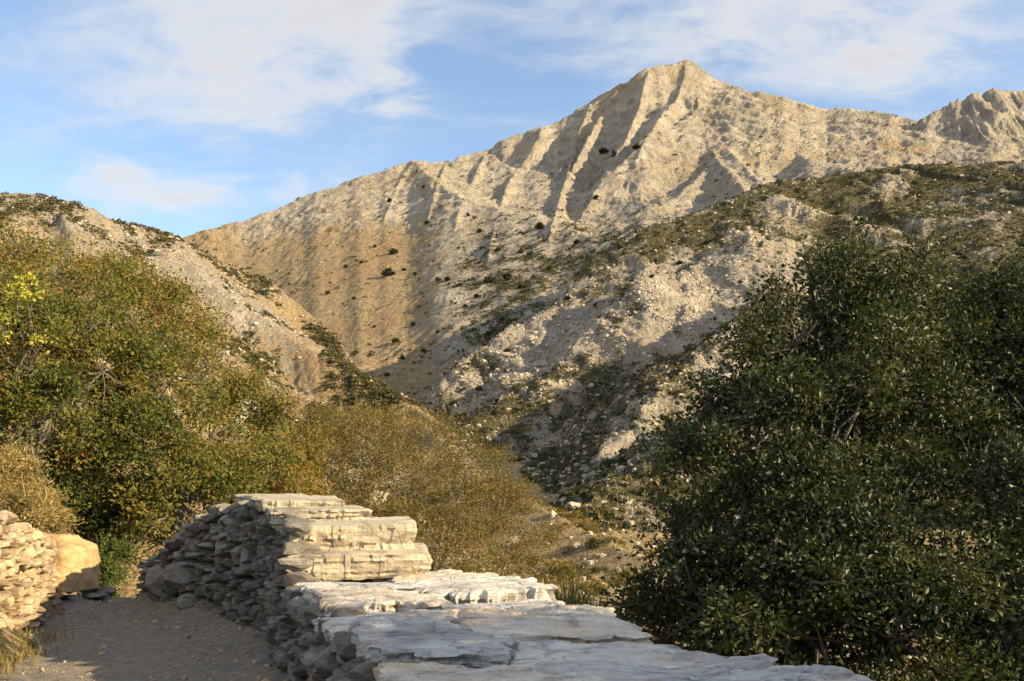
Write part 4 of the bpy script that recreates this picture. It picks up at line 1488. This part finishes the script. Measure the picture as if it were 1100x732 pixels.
def rocks(name, label, mat, n, weight, size, seed, flatk=.6):
    rs = np.random.RandomState(seed)
    i, _ = pick_points(weight, n, rs)
    x, y, z = TX.ravel()[i], TY.ravel()[i], TZ.ravel()[i]
    protos = [stone_verts(rs, ICO0, (1, rs.uniform(.6, 1), rs.uniform(.45, .9)), .7, .25) for _ in range(14)]
    VV, FF = [], []
    nv0 = len(ICO0)
    k = rs.randint(0, 14, n)
    sz = rs.uniform(size[0], size[1], n) * rs.choice([.5, 1, 1.9], n, p=[.5, .38, .12])
    th = rs.uniform(0, 6.28, n)
    v = np.stack(protos)[k]
    ca, sa = np.cos(th)[:, None], np.sin(th)[:, None]
    X = (v[..., 0] * ca - v[..., 1] * sa) * sz[:, None] + (x + rs.normal(0, 1, n) * y * .0012)[:, None]
    Y = (v[..., 0] * sa + v[..., 1] * ca) * sz[:, None] + y[:, None]
    Z = v[..., 2] * sz[:, None] + (z - .10 * sz)[:, None]
    V = np.stack([X, Y, Z], -1).reshape(-1, 3)
    Fc = (ICO0F[None] + (np.arange(n) * nv0)[:, None, None]).reshape(-1, 3)
    o = mesh_obj(name, V, Fc, mat, attrs={'tint': np.repeat(np.clip(rs.normal(.62, .2, n), 0, 1), nv0)})
    tag(o, label, 'rocks', kind='stuff')
    return o


M_ROCK = stone_material('pale_hillside_rock', (.16, .14, .11), (.33, .29, .235), (.48, .43, .35), (1, 1, 1.6), .5, (.42, .32, .20), (.14, .125, .10), .12, .3, True)
rocks('rubble', 'pale broken limestone rocks strewn over the right hillside', M_ROCK, 15000, base_w * (fam == 2) * (np.clip(.85 - SC, .08, 1)) * np.clip(.35 + 1.4 * n2, .03, 2) / TY ** .6, (.18, .60), 81)
rocks('rubble', 'pale limestone rocks scattered over the left hillside', M_ROCK, 5000, base_w * (fam == 1) * (np.clip(.8 - SC, .05, 1)) * np.clip(.1 + 1.8 * n2, .01, 2) / TY ** .7, (.15, .5), 82)
rocks('rubble', 'small pale stones scattered over the valley ground behind the wall', M_ROCK, 2600, base_w * (fam == 0) * (TY > 16) / TY ** 1.1, (.06, .26), 83)


# low shrubs standing apart on the near slope behind the wall (countable)
def small_shrub(name, seed, mat, r, leaf, tint, nC=46, per=26):
    rs = np.random.RandomState(seed)
    lb_ = [(rs.normal(0, r * .4), rs.normal(0, r * .4), r * rs.uniform(.35, .6), r * .6, r * .6, r * .45) for _ in range(4)]
    return make_tree(name, (0, 0, 0), lb_, nC, per, r * .28, leaf, seed, mat, M_TWIG, tint, .15, .03, .3, 0, inner=.3, stems=2)


protos = [small_shrub('shrub', 90 + k, (M_OLIVE, M_SCRUB, M_OLIVE)[k], .5, .075, ((.1, .8), (.2, .9), (.3, 1))[k]) for k in range(3)]
rs = np.random.RandomState(5)
cand, _ = pick_points(base_w * (fam == 0) * (TY > 27) * (TY < 75) * (pcol > 420) * (pcol < 760) * np.clip(.4 + n2, .02, 1) / TY, 60, rs)
for j, i in enumerate(cand):
    o = protos[j] if j < 3 else copy_tree(protos[j % 3])
    o.location = (TX.ravel()[i], TY.ravel()[i], TZ.ravel()[i] - .05)
    o.rotation_euler.z = rs.uniform(0, 6.28)
    s_ = rs.uniform(.6, 1.7)
    o.scale = (s_, s_, s_ * rs.uniform(.7, 1))
    tag(o, 'low dry shrub on the sunlit slope between the thicket and the oaks', 'shrub', 'low shrubs on the sunlit slope behind the wall')


# dark trees and bushes dotted over the far mountain, each its own
def hit(col, row, d0=60, d1=1240):
    d = np.geomspace(d0, d1, 2600)
    x = xat(col, d)
    j = np.clip(np.round((col - cols[0]) / (cols[1] - cols[0])).astype(int), 0, nc - 1)
    zz = np.interp(d, TY[:, j], TZ[:, j])
    i = int(np.argmax(zz > zat(row, d)))
    return x[i], d[i], zz[i]


mproto = [make_tree('mountain_bush', (0, 0, 0), [(0, 0, 1.6, 2.6, 2.4, 1.9), (1.6, .3, 1.2, 1.7, 1.8, 1.4), (-1.7, -.2, 1.1, 1.6, 1.6, 1.3), (.4, -.5, 2.6, 1.5, 1.5, 1.2)], 90, 12, .7, .75, 130 + k, M_SCRUB, M_BARK, (.0, .55), .12, .12, .1, 0, inner=.4, width=.8) for k in range(2)]
spots = [(417, 297, 1.7), (524, 304, 1.3), (545, 299, 1.2), (423, 273, 1.2), (418, 217, .8), (459, 241, .7), (403, 266, .6), (455, 202, .5), (470, 302, .8), (481, 302, .9), (372, 288, .7), (388, 283, .6), (434, 291, .6), (446, 296, .7), (493, 308, .7), (512, 320, .8),
         (580, 246, 1.4), (648, 165, 1.2), (660, 168, 1.0), (684, 160, 1.0), (560, 272, .9), (640, 214, .8), (515, 250, .8), (503, 232, .6), (535, 270, .8),
         (352, 316, .7), (380, 322, .6), (425, 368, 1.0), (432, 386, .9), (416, 404, .7), (444, 350, .8), (402, 352, .5), (520, 372, .9), (560, 310, 1.0), (540, 345, .8), (590, 290, .8), (620, 262, .9), (500, 330, .7), (470, 358, .6), (455, 378, .7), (515, 420, 1.1), (545, 378, .8), (665, 268, .8), (610, 322, .8),
         (640, 330, .7), (700, 300, .7), (730, 285, .8), (760, 262, .8)]
for j, (c_, r_, s_) in enumerate(spots):
    x, y, z = hit(c_, r_)
    o = mproto[j] if j < 2 else copy_tree(mproto[j % 2])
    k = s_ * y / 820.0 * 1.15
    o.location = (x, y, z - .3 * k)
    o.scale = (k, k, k)
    o.rotation_euler.z = j * 1.3
    tag(o, 'small dark round bush growing alone on the bare mountainside', 'bush', 'dark bushes dotted over the mountain and gully')
mproto[0]['label'] = 'roundest and largest dark bush on the ochre slope below the mountain face'
mproto[0]['group'] = 'dark bushes dotted over the mountain and gully'


# grass
def grass(name, label, mat, pts, h, wdt, seed, lean=.35, tint=(0, 1)):
    rs = np.random.RandomState(seed)
    pts = np.asarray(pts, float)
    n = len(pts)
    hh_ = h * rs.uniform(.5, 1.3, n)
    d = rs.normal(0, lean, (n, 2))
    a = rs.uniform(0, 6.28, n)
    sx, sy = np.cos(a) * wdt, np.sin(a) * wdt
    V = np.zeros((n, 5, 3))
    V[:, 0] = pts + np.stack([sx, sy, 0 * sx], 1)
    V[:, 1] = pts - np.stack([sx, sy, 0 * sx], 1)
    m1 = pts + np.stack([d[:, 0] * hh_ * .35, d[:, 1] * hh_ * .35, hh_ * .6], 1)
    V[:, 2] = m1 - np.stack([sx, sy, 0 * sx], 1) * .7
    V[:, 3] = m1 + np.stack([sx, sy, 0 * sx], 1) * .7
    V[:, 4] = pts + np.stack([d[:, 0] * hh_, d[:, 1] * hh_, hh_ * (1 - .3 * np.abs(d).sum(1).clip(0, 1.5))], 1)
    i = np.arange(n) * 5
    q = np.stack([i, i + 1, i + 2, i + 3], 1)
    tr = np.stack([i + 3, i + 2, i + 4], 1)
    tv = np.repeat(np.clip(rs.uniform(tint[0], tint[1], n), 0, 1), 5)
    o = mesh_obj(name, V.reshape(-1, 3), [q, tr], mat, attrs={'tint': tv})
    tag(o, label, 'grass', kind='stuff')
    return o


def zgrid(x, y):
    z, f, a = terrain(np.asarray(x, float), np.asarray(y, float))
    return z


rs = np.random.RandomState(17)
# dry grass hanging over the retaining wall and its bank
n = 9000
y = rs.uniform(5.5, 11, n)
x = np.interp(y, [3, 6, 7, 8, 8.9, 9.5, 11], [-3.75, -4.05, -4.25, -4.5, -4.8, -5.1, -5.4]) - np.abs(rs.normal(0, .8, n))
k = fbm2(x * 2, y * 2, 3, 5) > -.15
x, y = x[k], y[k]
z = zgrid(x, y)
grass('dry_grass', 'golden dry grass growing along the top of the left retaining wall', M_GRASS, np.stack([x, y, z], 1), .26, .006, 18, .5)
# tufts along the foot of the retaining wall
n = 1500
y = rs.uniform(5.2, 7.8, n)
x = np.interp(y, [5, 6, 7, 8], [-3.62, -3.72, -3.9, -4.1]) + np.abs(rs.normal(0, .14, n))
k = fbm2(x * 3, y * 2.2, 3, 15) > -.05
x, y = x[k], y[k]
grass('dry_grass', 'straggling grass tufts at the foot of the left retaining wall', M_GRASS, np.stack([x, y, path_z(x, y)], 1), .13, .004, 19, .5, (0, .55))
# green and straw grass behind the slabs
n = 5200
cc_ = rs.uniform(556, 668, n)
y = rs.uniform(10.5, 15, n)
x = xat(cc_, y)
z = zgrid(x, y)
grass('grass', 'tall green and straw coloured grass behind the slab edges', M_GRASSG, np.stack([x, y, z], 1), .85, .010, 20, .25)
# dry grass on the sunlit slope behind the wall
w_ = base_w * (fam == 0) * (TY > 16) * (TY < 80) / TY ** 1.5
i, _ = pick_points(w_, 16000, rs)
x = TX.ravel()[i] + rs.normal(0, .12, len(i))
y = TY.ravel()[i] + rs.normal(0, .12, len(i))
grass('dry_grass', 'short dry grass over the sunlit slope behind the wall', M_GRASS, np.stack([x, y, TZ.ravel()[i]], 1), .22, .016, 21, .5)

# brown seed heads on the near wall edge
rs = np.random.RandomState(23)
pts = []
dp = empty('dry_plant', (-.50, 3.0, .55))
tag(dp, 'small reddish brown dry plant on the near edge of the parapet', 'plant')
n = 420
a = rs.normal(0, 1, (n, 3)) * np.array([.10, .16, .05])
V, Fc = leaves_mesh(a + np.array([0, 0, .10]), rs.normal(size=(n, 3)) * .5 + np.array([0, 0, .9]), rs.normal(size=(n, 3)), rs.uniform(.02, .06, n), rs.uniform(.004, .010, n))
mesh_obj('seed_heads', V, Fc, M_RED, dp, attrs={'tint': np.repeat(rs.uniform(0, 1, n), 4)})
SV, SF, nv = [], [], 0
for k in range(26):
    e = a[k] + np.array([0, 0, .12])
    v, f = tube(wob((rs.normal(0, .04), rs.normal(0, .08), -.04), e, 4, .05, rs), [.003, .0025, .002, .001], 3)
    SV.append(v)
    SF.append(f + nv)
    nv += len(v)
mesh_obj('stems', np.concatenate(SV), np.concatenate(SF), M_TWIG, dp)
